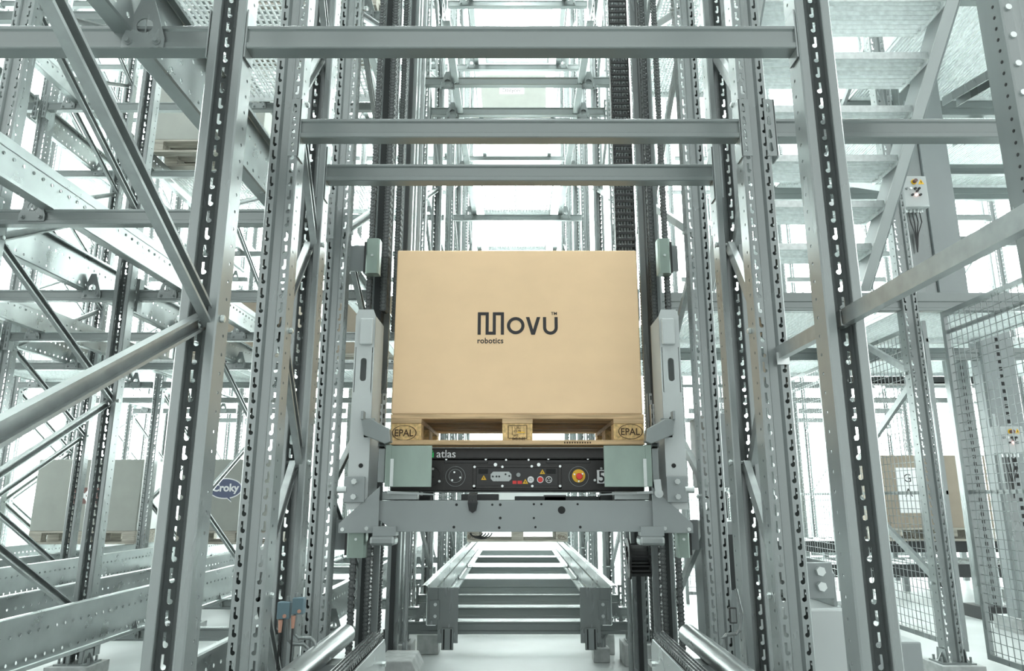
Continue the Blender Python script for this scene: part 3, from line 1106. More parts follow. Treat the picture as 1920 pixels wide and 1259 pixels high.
# front cross member with tapered ends
out = [cl(u, v) for u, v in ((692, 939), (1272, 939), (1274, 962), (1206, 998), (742, 998), (690, 962))]
b = B(); b.prism([(p.x, 0, p.z) for p in out], (0, .012, 0))
pz = out[3].z
b.box(out[4].x, .012, pz, out[3].x, .07, pz + .008)
b.box(out[0].x, .012, out[0].z - .008, out[1].x, .07, out[0].z)
cm = b.build('front_cross_member', M['paint'], ca, bev=.002)
for u, v, r in ((856, 947, .006), (923, 947, .005), (938, 947, .006), (938, 972, .006), (936, 990, .006), (851, 989, .006), (1001, 946, .005), (1015, 946, .005), (1083, 946, .005), (1001, 972, .005), (1004, 989, .005), (1088, 989, .006), (1053, 957, .0165)):
    c = cl(u, v)
    b = B(); b.cyl((c.x, -.0008, c.z), (c.x, .0005, c.z), r, 20); b.build('bolt_hole', M['dark_in'], cm)
b = B(); b.box(out[0].x, .9, out[0].z - .12, out[1].x, .96, out[0].z); b.build('rear_cross_member', M['paint'], ca)
for s in (-1, 1):
    # side column with an oval slot
    xa, xb = (-.80, -.66) if s < 0 else (.66, .80)
    zc0, zc1 = .12, 1.03
    cx = -.70 if s < 0 else .714
    w = .092
    x0 = cx - w / 2
    n = 10
    r = .014
    ov = [(w * .5 + r * cos(pi * i / n), .105 + .04 + r * sin(pi * i / n)) for i in range(n + 1)] + [(w * .5 + r * cos(pi + pi * i / n), .105 - .04 + r * sin(pi + pi * i / n)) for i in range(n + 1)]
    b = B()
    zs = .64
    b.box(x0, -.01, zc0, x0 + w, -.004, zs)
    b.holed((x0, -.01, zs), (1, 0, 0), (0, 0, 1), w, .21, ov, (0, .006, 0), (w * .5, .105))
    b.box(x0, -.01, zs + .21, x0 + w, -.004, zc1 - .03)
    b.prism([(x0, -.01, zc1 - .03), (x0 + w, -.01, zc1 - .03), (x0 + w - .012, -.01, zc1), (x0 + .012, -.01, zc1)], (0, .006, 0))
    b.box(x0, -.009, zc0, x0 + .006, .20, zc1 - .03)
    b.box(x0 + w - .006, -.009, zc0, x0 + w, .20, zc1 - .03)
    b.box(x0, .12, zs, x0 + w, .125, zs + .21)
    sc = b.build('side_column', M['paint_light'], ca)
    b = B(); b.box(cx - .03 - s * .008, -.028, zc1 - .17, cx + .03 - s * .008, -.01, zc1 - .045); b.build('cap_block', M['paint_light'], sc, bev=.006)
    for z in (.31, .20, .52):
        b = B(); b.cyl((cx - s * .01, -.012, z), (cx - s * .01, -.009, z), .010, 14); b.build('bolt_hole', M['dark_in'], sc)
    # gusset with bolts
    b = B()
    xi, xo = s * .60, s * .775
    b.prism([(xi, -.016, .02), (xo, -.016, .02), (xo, -.016, .06), (xi, -.016, .22)][::(1 if s > 0 else -1)], (0, .006, 0))
    gp = b.build('gusset_plate', M['paint'], ca, bev=.002)
    for x, z in ((.65, .04), (.755, .036)):
        b = B(); b.cyl((s * x, -.024, z), (s * x, -.016, z), .009, 6); b.build('bolt', M['bolt'], gp)
    b = B(); b.box(min(s * .665, s * .755), -.03, .15, max(s * .665, s * .755), -.017, .262); pb = b.build('pivot_block', M['paint'], ca, bev=.003)
    for z in (.175, .24):
        b = B(); b.cyl((s * .71, -.045, z), (s * .71, -.03, z), .013, 6); b.build('bolt', M['bolt'], pb)
    b = B(); b.cyl((s * .745, -.022, .205), (s * .785, -.022, .205), .016, 14); b.build('pivot_pin', M['bolt'], pb)
    # zinc guard plate
    p, q = (cl(735, 837), cl(810, 914)) if s < 0 else (cl(1130, 837), cl(1212, 914))
    b = B(); b.box(p.x, -.03, q.z, q.x, -.024, p.z)
    gpl = b.build('guard_plate', M['zinc'], ca, bev=.002)
    xe = p.x if s < 0 else q.x
    b = B(); b.box(min(xe - s * .004, xe + s * .022), -.034, q.z + .002, max(xe - s * .004, xe + s * .022), .10, p.z + .004); b.build('guard_flange', M['zinc'], ca, bev=.002)
    b = B(); b.box(min(xe - s * .002, xe - s * .016), -.036, q.z + .003, max(xe - s * .002, xe - s * .016), -.03, p.z - .058); st2 = b.build('hinge_strip', M['bolt'], gpl)
    for f in (.2, .45):
        b = B(); b.cyl((xe - s * .012, -.042, q.z + .19 * f + .0), (xe - s * .012, -.036, q.z + .19 * f), .006, 8); b.build('rivet', M['bolt'], st2)
    b = B(); b.box(min(xe + s * .026, xe + s * .055), -.02, q.z + .02, max(xe + s * .026, xe + s * .055), .68, p.z - .012); b.build('side_rail', M['steel'], ca, bev=.002)
    # little transfer chain running over the side rail
    xc = xe + s * .04
    for k in range(18):
        b = B()
        zz = p.z + .008
        b.box(xc - .018, -.03 + k * .038, zz - .016, xc - .012, -.03 + k * .038 + .034, zz + .006)
        b.box(xc + .012, -.03 + k * .038, zz - .016, xc + .018, -.03 + k * .038 + .034, zz + .006)
        b.cyl((xc - .018, -.02 + k * .038, zz - .004), (xc + .018, -.02 + k * .038, zz - .004), .009, 8)
        b.build('chain_link', M['chain'], ca)
    # lower drip lip and roller
    p2 = cl(728 if s < 0 else 1222, 921)
    q2 = cl(850 if s < 0 else 1090, 929)
    b = B(); b.prism([(p2.x, -.03, p2.z), (q2.x, .02, q2.z), (q2.x, .02, q2.z - .003), (p2.x, -.03, p2.z - .012)][::(1 if s < 0 else -1)], (0, .05, 0)); b.build('lip', M['steel'], ca)
    b = B(); b.box(min(s * .44, s * .60), .03, -.0 + out[0].z + .001, max(s * .44, s * .60), .10, out[0].z + .04); b.build('roller_housing', M['rail'], ca, bev=.004)
    # guide roller blocks under the ends
    c = cl(722 if s < 0 else 1222, 1014)
    b = B(); b.box(c.x - .06, -.05, c.z - .02, c.x + .05, .05, c.z + .02); b.build('roller_block', M['rail'], ca, bev=.012)
    b = B(); b.box(c.x - .05, -.03, c.z + .02, c.x + .05, .05, c.z + .06); b.build('roller_bracket', M['paint'], ca)
    # swing arm pointing to the pallet
    pts = ((677, 787), (697, 786), (731, 805), (733, 829), (722, 833), (681, 816))
    if s > 0:
        pts = [(1943 - u, v) for u, v in pts][::-1]
    pp = [cl(u, v, YC - .06) for u, v in pts]
    a, e = cl(677 if s < 0 else 1266, 803, YC - .06), pp[0]
    b = B()
    b.prism([(p.x, -.07, p.z) for p in pp], (0, .06, 0))
    b.build('swing_arm', M['steel'], ca, bev=.004)
    b = B(); b.box(min(a.x, a.x - s * .012), -.08, a.z + .035, max(a.x, a.x - s * .012), -.03, a.z + .075); b.box(min(a.x, a.x - s * .05), -.01, a.z - .04, max(a.x, a.x - s * .05), .01, a.z + .05); b.build('arm_bracket', M['paint'], ca, bev=.003)
for s in (-1, 1):
    for k, (u, y) in enumerate(((721, .30), (714, .22))):
        p, q = cl(u if s < 0 else 1941 - u, 738 + 20 * k, YC + y), cl(u if s < 0 else 1941 - u, 806, YC + y)
        b = B()
        n = 4
        hh = (p.z - q.z) / n
        hole = [(.0115, hh * .25), (.0205, hh * .25), (.0205, hh * .75), (.0115, hh * .75)]
        for i in range(n):
            b.holed((p.x - .016, y, q.z + i * hh), (1, 0, 0), (0, 0, 1), .032, hh, hole, (0, .003, 0), (.016, hh / 2))
        b.box(p.x - .018, y, q.z, p.x - .016, y + .04, p.z)
        b.build('slotted_strip', M['grating'], ca)
# lever on the right
c0, c1 = cl(1229, 900), cl(1232, 926)
b = B(); b.bar((c0.x, -.038, c0.z), (c1.x, -.038, c1.z), .004, .03, (1, 0, 0)); b.cyl((c1.x, -.045, c1.z), (c1.x, -.034, c1.z), .019, 18); b.cyl((c1.x, -.05, c1.z), (c1.x, -.045, c1.z), .008, 8)
b.build('lever', M['paint_light'], ca)
# drive parts visible between shuttle and cross member
for ua, ub, va, vb, m_ in ((785, 806, 930, 939, 'dark_in'), (865, 935, 927, 939, 'black'), (965, 1125, 931, 939, 'guide'), (1020, 1062, 929, 939, 'black'), (1125, 1150, 928, 939, 'guide')):
    p, q = cl(ua, va, YC + .2), cl(ub, vb, YC + .2)
    b = B(); b.box(p.x, .2, q.z - .03, q.x, .3, p.z); b.build('drive_block', M[m_], ca, bev=.003)
# cable loops
b = B()
for i in range(7):
    p = cl(879 + i * 2.2, 925, YC - .01); q = cl(881 + i * 1.6, 962, YC - .02)
    b.tube([(p.x, .1, p.z), (p.x, -.01, p.z - .01), (p.x + .001 * i, -.02, (p.z + q.z) / 2), (q.x, -.012, q.z + .003 * abs(i - 3))], .004, 6)
b.build('cable_bundle', M['cable'], ca)
b = B()
for i in range(4):
    c = cl(893 + i * 3, 1000, YC + .3)
    rr = .03 + .007 * i
    b.tube([(c.x + rr * cos(a), .3 + .01 * i, c.z + rr * .55 * sin(a)) for a in [pi + pi * k / 12 for k in range(13)]], .003, 6)
b.build('cable_loop', M['cable'], ca)

# ------------------------------------------------------------------ chains of the lift
def link_mesh(pitch, wide, strands):
    b = B()
    hw = wide / 2
    d = .013
    Y = 0
    for s in range(strands + 1):
        y = s * d
        k = .0 if s % 2 == 0 else .0
        z0, z1 = -.003, pitch * .98
        c = hw * .45
        b.prism([(-hw + c, y, z0), (hw - c, y, z0), (hw, y, z0 + c), (hw * .72, y, (z0 + z1) / 2), (hw, y, z1 - c), (hw - c, y, z1), (-hw + c, y, z1), (-hw, y, z1 - c), (-hw * .72, y, (z0 + z1) / 2), (-hw, y, z0 + c)], (0, .004, 0))
    nf = len(b.f)
    for z in (pitch * .25, pitch * .75):
        b.cyl((0, -.003, z), (0, strands * d + .006, z), hw * .42, 8)
    me = b.mesh('chain_link')
    me.materials.append(M['chain'])
    me.materials.append(M['pin'])
    for p in me.polygons[nf:]:
        p.material_index = 1
    return me


LINK = link_mesh(.034, .036, 4)
LINK2 = link_mesh(.034, .028, 2)


def chain(label, x, y, z0, z1, me, pitch=.0345):
    t = thing('lift_chain', label, 'chain', (x, y, z0))
    n = min(298, int((z1 - z0) / pitch))
    for i in range(n):
        link('chain_link', me, t, loc=(0, 0, i * pitch))
    return t


def chx(u, v, y):
    return P(u, v, y).x


chain('black chain at far left of the box, ending on the left carriage column', chx(703, 300, 3.30), 3.30, P(0, 588, 3.3).z, 4.2, LINK2)
chain('thick black multi-strand chain beside the left top corner of the box', chx(728, 350, 3.40), 3.40, P(712, 582, 3.4).z, 4.4, LINK)
chain('black chain just left of the box, running down behind it', chx(751, 300, 3.75), 3.75, P(740, 622, 3.75).z, 4.8, LINK)
chain('grey chain right of the black cable carrier above the box', chx(1195, 300, 3.75), 3.75, 1.3, 4.8, LINK2)
chain('dark chain right of the box, inner one of the right pair', chx(1217, 350, 3.42), 3.42, 1.55, 4.4, LINK2)
chain('dark chain right of the box, outer one ending on the carriage column', chx(1243, 350, 3.30), 3.30, P(0, 588, 3.3).z, 4.2, LINK2)
for s, sn in ((-1, 'left'), (1, 'right')):
    chain('dark chain below the carriage on the %s, outer one by the black guide' % sn, s * .735, 3.34, .06, .86, LINK2)
    chain('dark chain below the carriage on the %s, inner one' % sn, s * .655, 3.30, .06, .80, LINK2)
    chain('dark chain below the carriage on the %s, innermost by the rear post' % sn, s * .685, 3.75, .06, .98, LINK2)
    # guide mast
    t = thing('guide_mast', 'black vertical guide mast of the lift, %s side' % sn, 'mast', (s * .70, 3.47, 0))
    b = B(); b.box(-.02, .0, 0, .02, .07, 4.8); b.build('guide_rail', M['guide'], t)
    b = B(); b.box(-.05, .07, 0, .05, .085, 4.8); b.build('back_flange', M['steel'], t)
    t = thing('guide_mast', 'grey inner guide mast behind the box, %s side' % sn, 'mast', (s * .69, 4.20, 0))
    b = B(); b.box(-.035, .0, 0, .035, .05, 5.6); b.build('guide_rail', M['steel'], t)
    b = B(); b.box(-.012, -.02, 0, .012, .0, 5.6); b.build('guide_strip', M['guide'], t)
    # bright cover shoes on the mast
    for va, vb, nm in ((447, 512, 'above the carriage column'), (977, 1047, 'below the carriage end')):
        p, q = P(690 if s < 0 else 1236, va, 3.24), P(706 if s < 0 else 1256, vb, 3.24)
        if va > 900:
            p, q = P(655 if s < 0 else 1272, va, 3.24), P(680 if s < 0 else 1292, vb, 3.24)
        t = thing('guide_shoe', 'pale zinc guide shoe on the %s mast, %s' % (sn, nm), 'guide shoe', (p.x, 3.24, q.z))
        b = B(); b.prism([(0, 0, 0), (q.x - p.x, 0, 0), (q.x - p.x + .008, .012, 0), (q.x - p.x + .008, .06, 0), (-.008, .06, 0), (-.008, .012, 0)], (0, 0, p.z - q.z)); b.build('cover', M['zinc'], t)
        b = B()
        b.box(-.02 if s < 0 else q.x - p.x + .008, .02, .01, (-.008) if s < 0 else q.x - p.x + .02, .10, p.z - q.z - .01); b.build('shoe_plate', M['black'], t)
        b = B(); b.cyl(((q.x - p.x) / 2, -.006, (p.z - q.z) * .5), ((q.x - p.x) / 2, 0, (p.z - q.z) * .5), .006, 8); b.build('screw', M['bolt'], t)
        b = B(); b.box(min(0, s * .10), .06, .03, max(0, s * .10), .075, .16); b.build('mount_arm', M['paint'], t)

# cable carrier (black ladder) right of centre above the box
t = thing('cable_carrier', 'black ladder-like cable carrier hanging right of centre above the box', 'cable carrier', (chx(1168, 300, 3.9), 3.9, 1.7))
b = B()
w = .048
for sx in (-1, 1):
    b.prism([(sx * w, 0, .001), (sx * (w + .010), 0, .001), (sx * (w + .010), 0, .038), (sx * w, 0, .038)][::sx], (0, .05, 0))
b.box(-w, -.003, .010, w, .006, .024)
b.box(-w, .044, .010, w, .050, .024)
for sx in (-1, 1):
    b.cyl((sx * (w + .005), -.004, .018), (sx * (w + .005), 0, .018), .004, 6)
CC = b.mesh('carrier_link'); CC.materials.append(M['black'])
for i in range(75):
    link('carrier_link', CC, t, loc=(0, 0, i * .040))
for k in range(5):
    b = B(); b.cyl((-.036 + k * .018, .026, 0), (-.036 + k * .018, .026, 3.0), .006, 8); b.build('cable', M['paint'], t, smooth=True)
# lower end loop of the carrier under the carriage on the right
t = thing('cable_carrier', 'black curled end of the cable carrier under the carriage at right', 'cable carrier', P(1196, 1030, 3.8))
for i in range(9):
    a = pi * i / 8
    o = link('carrier_link', CC, t, loc=(0, .07 * cos(a), -.03 - .07 * sin(a)), rot=(a + pi / 2 - .2, 0, 0))
for sx in (-1, 1):
    b = B(); b.ring((sx * .056, .0, -.03), (1, 0, 0), .045, .085, .010, 24); b.build('loop_side', M['black'], t)
b = B(); b.cyl((-.05, 0, -.03), (.05, 0, -.03), .05, 20); b.build('cable_roll', M['cable'], t)

# side cables and pipes near the masts
for k, (u, s) in enumerate(((1150, 1), (790, -1))):
    t = thing('conduit', ('thin grey conduit pipe beside the cable carrier', 'thin grey conduit pipe left of the lane above the box')[k], 'pipe', (chx(u, 250, 4.2), 4.2, 0.0))
    b = B(); b.cyl((0, 0, 0), (0, 0, 5.8), .014, 10); b.build('pipe', M['steel'], t, smooth=True)

# ------------------------------------------------------------------ infeed conveyors in the foreground
for s, sn in ((-1, 'left'), (1, 'right')):
    t = thing('chain_conveyor', 'chain conveyor arm with zinc side plate at bottom, %s of the lift pit' % sn, 'conveyor', (P(714 if s < 0 else 1230, 1196, 2.85).x, 2.85, P(714, 1196, 2.85).z))
    b = B()
    x = -s * .02
    b.prism([(x, 0, -.17), (x, 0, -.03), (x, -.03, 0), (x, -1.6, 0), (x, -1.6, -.17)][::(1 if s < 0 else -1)], (s * .008, 0, 0))
    sp_ = b.build('side_plate', M['rail'], t, bev=.002)
    for y, z in ((-.06, -.08), (-.14, -.10), (-.17, -.10), (-.26, -.13), (-.05, -.15)):
        b = B(); b.cyl((x - s * .012, y, z), (x, y, z), .010, 6); b.build('bolt', M['bolt'], sp_)
    b = B(); b.box(s * .0 - .006, -1.6, -.03, .006 + s * .0, -.02, .0); b.box(min(s * .01, s * .05), -1.6, -.16, max(s * .01, s * .05), -.04, -.03); b.build('chain_track', M['black'], t)
    for k in range(56):
        b = B() if k == 0 else None
        if k == 0:
            for xx in (-.022, -.009, .004, .017):
                b.box(xx, 0, -.008, xx + .004, .026, .012)
            b.cyl((-.024, .013, .002), (.024, .013, .002), .007, 6)
            CL = b.mesh('chain_link'); CL.materials.append(M['chain'])
        link('chain_link', CL, t, loc=(s * .012, -.03 - k * .0285, .008))
    b = B(); zf_ = -t.location.z; b.box(-.04, -.5, zf_, .04, -.44, -.17); b.build('support_leg', M['paint'], t)
    # guide tube
    t = thing('guide_tube', 'polished round guide tube at bottom, %s of the conveyor' % sn, 'tube', (P(648 if s < 0 else 1290, 1190, 2.86).x, 2.86, P(648, 1190, 2.86).z))
    b = B(); b.cyl((0, 0, 0), (0, -1.7, .0), .036, 24); b.build('tube', M['rail'], t, smooth=True)
    b = B(); b.cyl((0, 0.001, 0), (0, .02, .0), .036, 24, .02); b.build('end_cone', M['rail'], t, smooth=True)
    b = B(); b.box(-.05, -.35, -.10, .05, -.25, -.034); b.box(-.03, -.32, -t.location.z, .03, -.28, -.10); b.build('tube_support', M['paint'], t)

# sensors on bent rods
t = thing('photo_sensor', 'two blue grey photo sensors on bent rods at lower left', 'sensor', P(560, 1240, 2.30))
T = t.location
def sn_(u, v, y=2.45): return P(u, v, y) - T
for (ua, va, ub, vb) in ((520, 1130, 541, 1162), (548, 1122, 568, 1153)):
    p, q = sn_(ua, va), sn_(ub, vb)
    b = B(); b.box(p.x, p.y, q.z, q.x, p.y + .03, p.z); so = b.build('sensor_head', M['sensor'], t, bev=.003)
    c = sn_((ua + ub) / 2 + 3, vb - 6)
    b = B(); b.cyl((c.x, p.y - .003, c.z), (c.x, p.y, c.z), .006, 12); b.build('lens', M['copper'], so)
for (u, v0, v1) in ((524, 1164, 1188), (548, 1156, 1180)):
    p, q = sn_(u, v0), sn_(u, v1)
    b = B(); b.cyl((p.x, p.y + .012, p.z), (p.x, p.y + .012, q.z), .0075, 10, .005); b.build('plug', M['copper'], t)
    r = sn_(u, 1258)
    b = B(); b.tube([(p.x, p.y + .012, q.z), (p.x, p.y + .012, r.z)], .003, 6); b.build('cable', M['cable'], t)
for (pts) in (((541, 1118), (540, 1200), (548, 1208), (570, 1209), (578, 1216), (579, 1240)), ((556, 1112), (553, 1190), (560, 1197), (583, 1197), (590, 1205), (592, 1225))):
    b = B(); b.tube([sn_(u, v, 2.47) for u, v in pts], .006, 8); b.build('rod', M['steel'], t, smooth=True)
t = thing('reflector', 'small dark square reflector on a bent rod at lower right', 'reflector', P(1372, 1240, 2.50))
T = t.location
p, q = sn_(1367, 1140, 2.50), sn_(1383, 1170, 2.50)
b = B(); b.box(p.x, p.y, q.z, q.x, p.y + .012, p.z); b.build('plate', M['black'], t, bev=.002)
b = B(); b.box(p.x + .004, p.y - .002, q.z + .004, q.x - .004, p.y, p.z - .004); b.build('lens', M['steel'], t)
b = B(); b.tube([sn_(u, v, 2.52) for u, v in ((1380, 1105), (1390, 1150), (1387, 1182), (1380, 1189), (1362, 1191), (1354, 1198), (1356, 1235))], .006, 8); b.build('rod', M['steel'], t, smooth=True)
# lift drive at lower right between the uprights
t = thing('lift_drive', 'grey drive housing with bolted brackets at lower right behind the uprights', 'drive unit', (1.20, 2.78, 0))
b = B(); b.box(-.20, 0, .02, .02, .45, .57); b.build('housing', M['paint_light'], t, bev=.008)
b = B(); b.box(.02, .03, .02, .30, .40, .45); b.build('side_housing', M['paint'], t, bev=.006)
b = B(); b.prism([(.0, .05, .57), (.0, .35, .57), (.0, .35, .73), (.0, .10, .73), (.0, .05, .69)], (.012, 0, 0)); k1 = b.build('bracket', M['paint'], t, bev=.003)
b = B(); b.box(.012, .05, .575, .22, .35, .59); b.build('bracket_plate', M['paint_light'], t, bev=.003)
for x, z in ((-.05, .70), (-.05, .645)):
    b = B(); b.cyl((x, .04, z), (x, .02, z), .018, 6); b.build('bolt', M['bolt'], t)
b = B(); b.box(-.10, .04, .60, -.0, .06, .73); b.build('flange', M['paint'], t, bev=.003)
for x, z in ((.16, .595), (.20, .30)):
    b = B(); b.cyl((x, .0, z), (x, .03, z), .026, 6); b.build('bolt', M['bolt'], t)
t = thing('drive_cabinet', 'dark equipment panel behind the right lift chains', 'cabinet', (.99, 3.5, 0))
b = B(); b.box(-.05, 0, 0.02, .12, .4, .86); b.build('shell', M['paint'], t, bev=.005)
b = B(); b.box(-.04, -.006, .55, .06, 0, .80); b.build('panel', M['guide'], t)
b = B(); b.box(-.05, 0, 1.02, .14, .35, 1.38); b.build('upper_shell', M['paint'], t, bev=.005)
b = B(); b.box(.0, .1, .86, .02, .14, 1.02); b.build('post', M['steel'], t)

# ------------------------------------------------------------------ safety fence on the right
def fence_panel(label, X, y0, y1, z0, z1, parent_post=False):
    t = thing('safety_fence', label, 'fence', (X, (y0 + y1) / 2, z0))
    d = (y1 - y0) / 2
    h = z1 - z0
    for a in ((-d, 0, d, .03), (-d, h - .03, d, h)):
        b = B(); b.box(-.012, a[0], a[1], .012, a[2], a[3]); b.build('frame_tube', M['steel'], t)
    for y in (-d, d - .03):
        b = B(); b.box(-.0125, y, .03, .0125, y + .03, h - .03); b.build('frame_tube', M['steel'], t)
    for zz in (.45, .93):
        b = B(); b.box(.0, -d, h * zz, .014, d, h * zz + .022); b.build('cross_tube', M['brace'], t)
    b = B()
    y = -d + .05
    r = .0018
    while y < d - .03:
        b.box(-.004 - r, y - r, .03, -.004 + r, y + r, h - .03)
        y += .05
    z = .05
    while z < h - .03:
        b.box(-r, -d + .03, z - r, r, d - .03, z + r)
        z += .05 if z > .0 else .05
    stuff(b.build('wire_mesh', M['steel'], t))
    return t


fence_panel('wire mesh safety fence panel at right edge, nearer than the tall post', 2.62, 2.75, 4.22, .10, 2.08)
fence_panel('wire mesh safety fence panel behind the tall right post', 2.62, 4.42, 5.9, .10, 2.08)
fence_panel('wire mesh gate panel at the far end of the right fence', 2.62, 6.0, 7.0, .10, 2.08)
for j, y in enumerate((2.70, 5.95, 7.05)):
    t = thing('fence_post', 'square grey fence post, %s along the right safety fence' % ORD[j], 'post', (2.62, y, 0))
    b = B(); b.box(-.03, -.03, .01, .03, .03, 2.12); b.build('tube', M['steel'], t, bev=.002)
    b = B(); b.box(-.07, -.07, 0, .07, .07, .01); b.build('base_plate', M['steel'], t)
# cross fence at far end
t = thing('fence_gate', 'narrow mesh gate with dark handle behind the right foreground column', 'gate', (2.05, 7.05, .08))
for a in ((-.42, 0, .42, .03), (-.42, 1.97, .42, 2.0), (-.45, -.08, -.42, 2.0), (.42, -.08, .45, 2.0)):
    b = B(); b.box(a[0], -.012, a[1], a[2], .012, a[3]); b.build('frame_tube', M['steel'], t)
b = B()
for i in range(17):
    b.box(-.4 + i * .05 - .002, -.002, .03, -.4 + i * .05 + .002, .002, 1.97)
for i in range(38):
    b.box(-.42, -.006, .07 + i * .05 - .002, .42, -.002, .07 + i * .05 + .002)
stuff(b.build('wire_mesh', M['steel'], t))
b = B(); b.box(-.05, -.05, .7, -.02, -.012, .95); b.build('handle', M['black'], t)
# lower cover columns behind the fence
for j, (u, w, y, z1, m_) in enumerate(((1830, .16, 6.2, 3.2, 'steel'), (1905, .28, 5.6, 2.3, 'paint'), (1880, .10, 7.2, 2.8, 'paint'))):
    x = P(u, 900, y).x
    t = thing('column', ('perforated grey column with dark shoe standing behind the right fence', 'broad dark grey column at the right edge behind the fence', 'slim grey column behind the fence between two others')[j], 'column', (x, y, 0))
    b = B(); b.prism([(-w / 2, 0, 0.02), (-w / 2 + .02, -.02, 0.02), (w / 2 - .02, -.02, 0.02), (w / 2, 0, 0.02), (w / 2, .12, 0.02), (-w / 2, .12, 0.02)], (0, 0, z1)); b.build('shaft', M[m_], t)
    b = B(); b.box(-w / 2 - .06, -.08, 0, w / 2 + .06, .2, .1); b.build('shoe', M['black' if j == 0 else 'pad'], t)
    b = B()
    for k in range(int(z1 / .06)):
        b.box(-.012, -.0212, .1 + k * .06, .012, -.0195, .13 + k * .06)
    stuff(b.build('slot_row', M['dark_in'], t))
p, q = P(1545, 712, 7.0), P(1850, 712, 7.0)
t = thing('cable_tray', 'long black cable tray behind the right fence', 'cable tray', (p.x, 7.0, p.z))
b = B(); b.box(0, 0, -.04, q.x - p.x, .14, -.03); b.box(0, 0, -.04, q.x - p.x, .006, .03); b.box(0, .134, -.04, q.x - p.x, .14, .03); b.build('tray', M['black'], t)
b = B()
for f in (.02, .5, .98):
    b.cyl(((q.x - p.x) * f, .07, -.03), ((q.x - p.x) * f, .07, 2.195 - p.z), .008, 8)
b.build('hanger', M['steel'], t)

# control boxes
def control_box(label, u0, v0, u1, v1, y, foot=0.0):
    p, q = P(u0, v0, y), P(u1, v1, y)
    w, h = q.x - p.x, p.z - q.z
    t = thing('control_box', label, 'control box', (p.x, y, q.z))
    b = B(); b.box(0, 0, 0, w, .09, h); b.build('enclosure', M['paint_light'], t, bev=.006)
    b = B(); b.cyl((w * .47, 0, h * .80), (w * .47, -.006, h * .80), w * .11, 20); e = b.build('stop_ring', M['yellow'], t)
    b = B(); b.cyl((w * .47, -.006, h * .80), (w * .47, -.03, h * .80), w * .075, 16); b.build('stop_button', M['maroon'], e)
    x, z, s = w * .76, h * .80, w * .12
    b = B(); b.prism([(x - s, 0, z - s * .8), (x + s, 0, z - s * .8), (x, 0, z + s)], (0, -.002, 0)); e = b.build('warning_sign', M['yellow'], t)
    b = B(); b.prism([(x - s * .1, -.002, z - s * .1), (x + s * .15, -.002, z - s * .1), (x, -.002, z - s * .6), (x + s * .1, -.002, z - s * .3)], (0, -.001, 0)); b.box(x - s * .1, -.003, z - s * .15, x + s * .12, -.002, z + s * .45); b.build('warning_symbol', M['ink'], e)
    for (fx, fz, m_) in ((.30, .58, 'white'), (.48, .58, 'black'), (.64, .58, 'black'), (.55, .50, 'black'), (.14, .58, 'steel'), (.34, .38, 'black'), (.50, .38, 'led'), (.66, .38, 'black')):
        b = B(); b.cyl((w * fx, 0, h * fz), (w * fx, -.012, h * fz), w * .048, 12); b.build('push_button', M[m_], t)
    for k in range(5):
        b = B(); b.cyl((w * (.2 + .15 * k), .045, 0), (w * (.2 + .15 * k), .045, -.025), .008, 8); b.build('cable_gland', M['bolt'], t)
    b = B()
    for k in range(4):
        b.tube([(w * (.25 + .15 * k), .045, -.02), (w * (.25 + .15 * k) + .01, .05, -.09), (w * (.45 + .05 * k), .06, -.17), (w * .5, .07, -.30)], .004, 6)
    b.build('cable', M['cable'], t)
    b = B(); b.box(w * .3, .09, foot - t.location.z, w * .7, .12, h + .1); b.build('mounting_bar', M['steel'], t)
    return t


control_box('grey control box with red stop button on the column at upper right', 1690, 330, 1744, 388, 4.5, 2.24)
control_box('grey control box with buttons behind the fence at right edge', 1872, 800, 1925, 850, 4.9)
t = thing('panel_column', 'flat grey panel column right of the upper control box', 'column', (P(1745, 420, 4.75).x, 4.75, 2.25))
b = B(); b.box(0, 0, 0, .20, .10, 2.0); b.build('panel', M['paint'], t, bev=.004)
b = B(); b.box(-.10, .02, 0, -.003, .10, 2.0); b.build('side_panel', M['steel'], t, bev=.004)

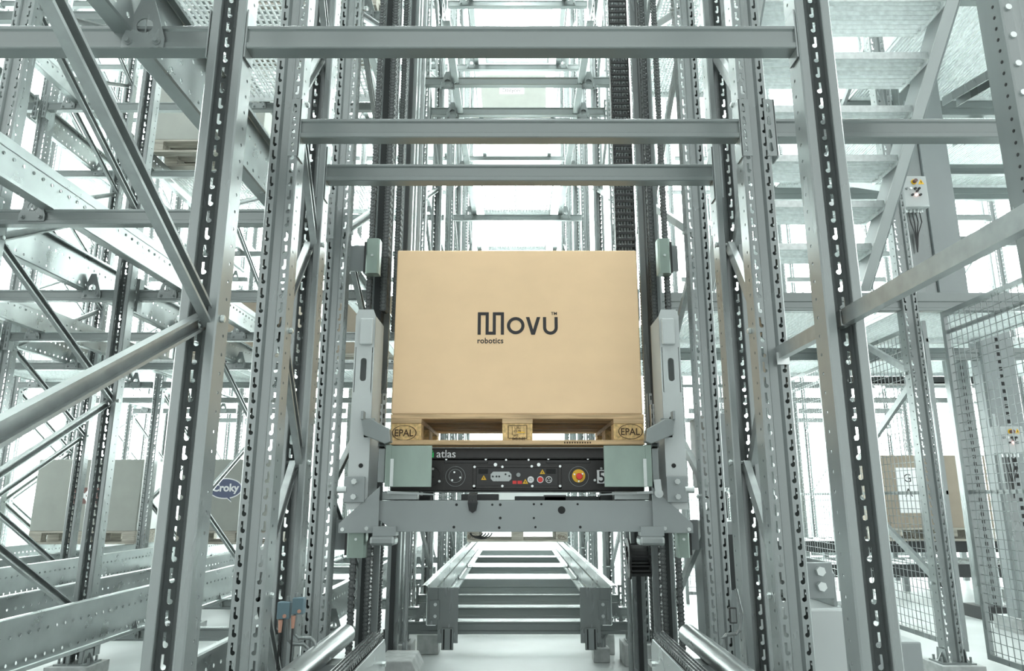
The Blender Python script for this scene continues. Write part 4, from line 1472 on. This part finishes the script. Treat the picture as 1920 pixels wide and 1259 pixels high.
# floor things under the rear lane
for s, sn in ((-1, 'left'), (1, 'right')):
    t = thing('concrete_block', 'small grey levelling block on the floor by the %s rear lift post' % sn, 'block', (s * .56, 4.90, 0))
    b = B(); b.box(-.07, -.07, 0, .07, .07, .12); b.build('block', M['pad'], t, bev=.006)
    b = B(); b.box(-.05, -.05, .12, .05, .05, .13); b.cyl((0, 0, .13), (0, 0, .19), .008, 6); b.build('anchor', M['bolt'], t)
t = thing('floor_cover', 'low rounded metal cover on the floor at bottom left of the pit', 'cover', (-.60, 3.88, 0))
b = B(); b.prism([(-.14, 0, 0), (.10, 0, 0), (.10, 0, .10), (.07, 0, .16), (-.10, 0, .16), (-.13, 0, .10)], (0, .28, 0)); b.build('shell', M['pad'], t, bev=.006)

# roller conveyors standing on the floor behind the right fence
for j, (y, x0, x1, z) in enumerate(((7.2, 2.9, 6.6, .34), (8.22, 2.8, 5.6, .50))):
    t = thing('roller_conveyor', ('low dark roller conveyor on the floor behind the right fence, nearer', 'low roller conveyor farther behind the right fence')[j], 'conveyor', (x0, y, 0))
    for yy in (0, .74):
        b = B(); b.box(0, yy, z - .12, x1 - x0, yy + .05, z); b.build('side_frame', M['guide' if yy == 0 else 'paint'], t)
    for k in range(4):
        xx = .1 + k * (x1 - x0 - .3) / 3
        for yy in (0, .74):
            b = B(); b.box(xx, yy, 0, xx + .06, yy + .05, z - .12); b.build('leg', M['paint'], t)
    for k in range(int((x1 - x0) / .15)):
        b = B(); b.cyl((.08 + k * .15, .05, z - .03), (.08 + k * .15, .74, z - .03), .03, 10); b.build('roller', M['steel'], t)

t = thing('cable_duct', 'bundle of grey cables curving into a floor box by the right rear post', 'cables', (.52, 4.66, 0))
b = B(); b.box(-.05, -.05, 0, .05, .05, .08); b.build('duct_box', M['pad'], t, bev=.004)
for k in range(4):
    b = B(); b.tube([(-.03 + k * .018, 0, .06), (-.03 + k * .018, 0, .13), (-.0 + k * .02, .0, .18), (.03 + k * .015, .0, .21), (.075, .0, .22 + .01 * k)], .009, 8); b.build('cable', M['paint'], t, smooth=True)
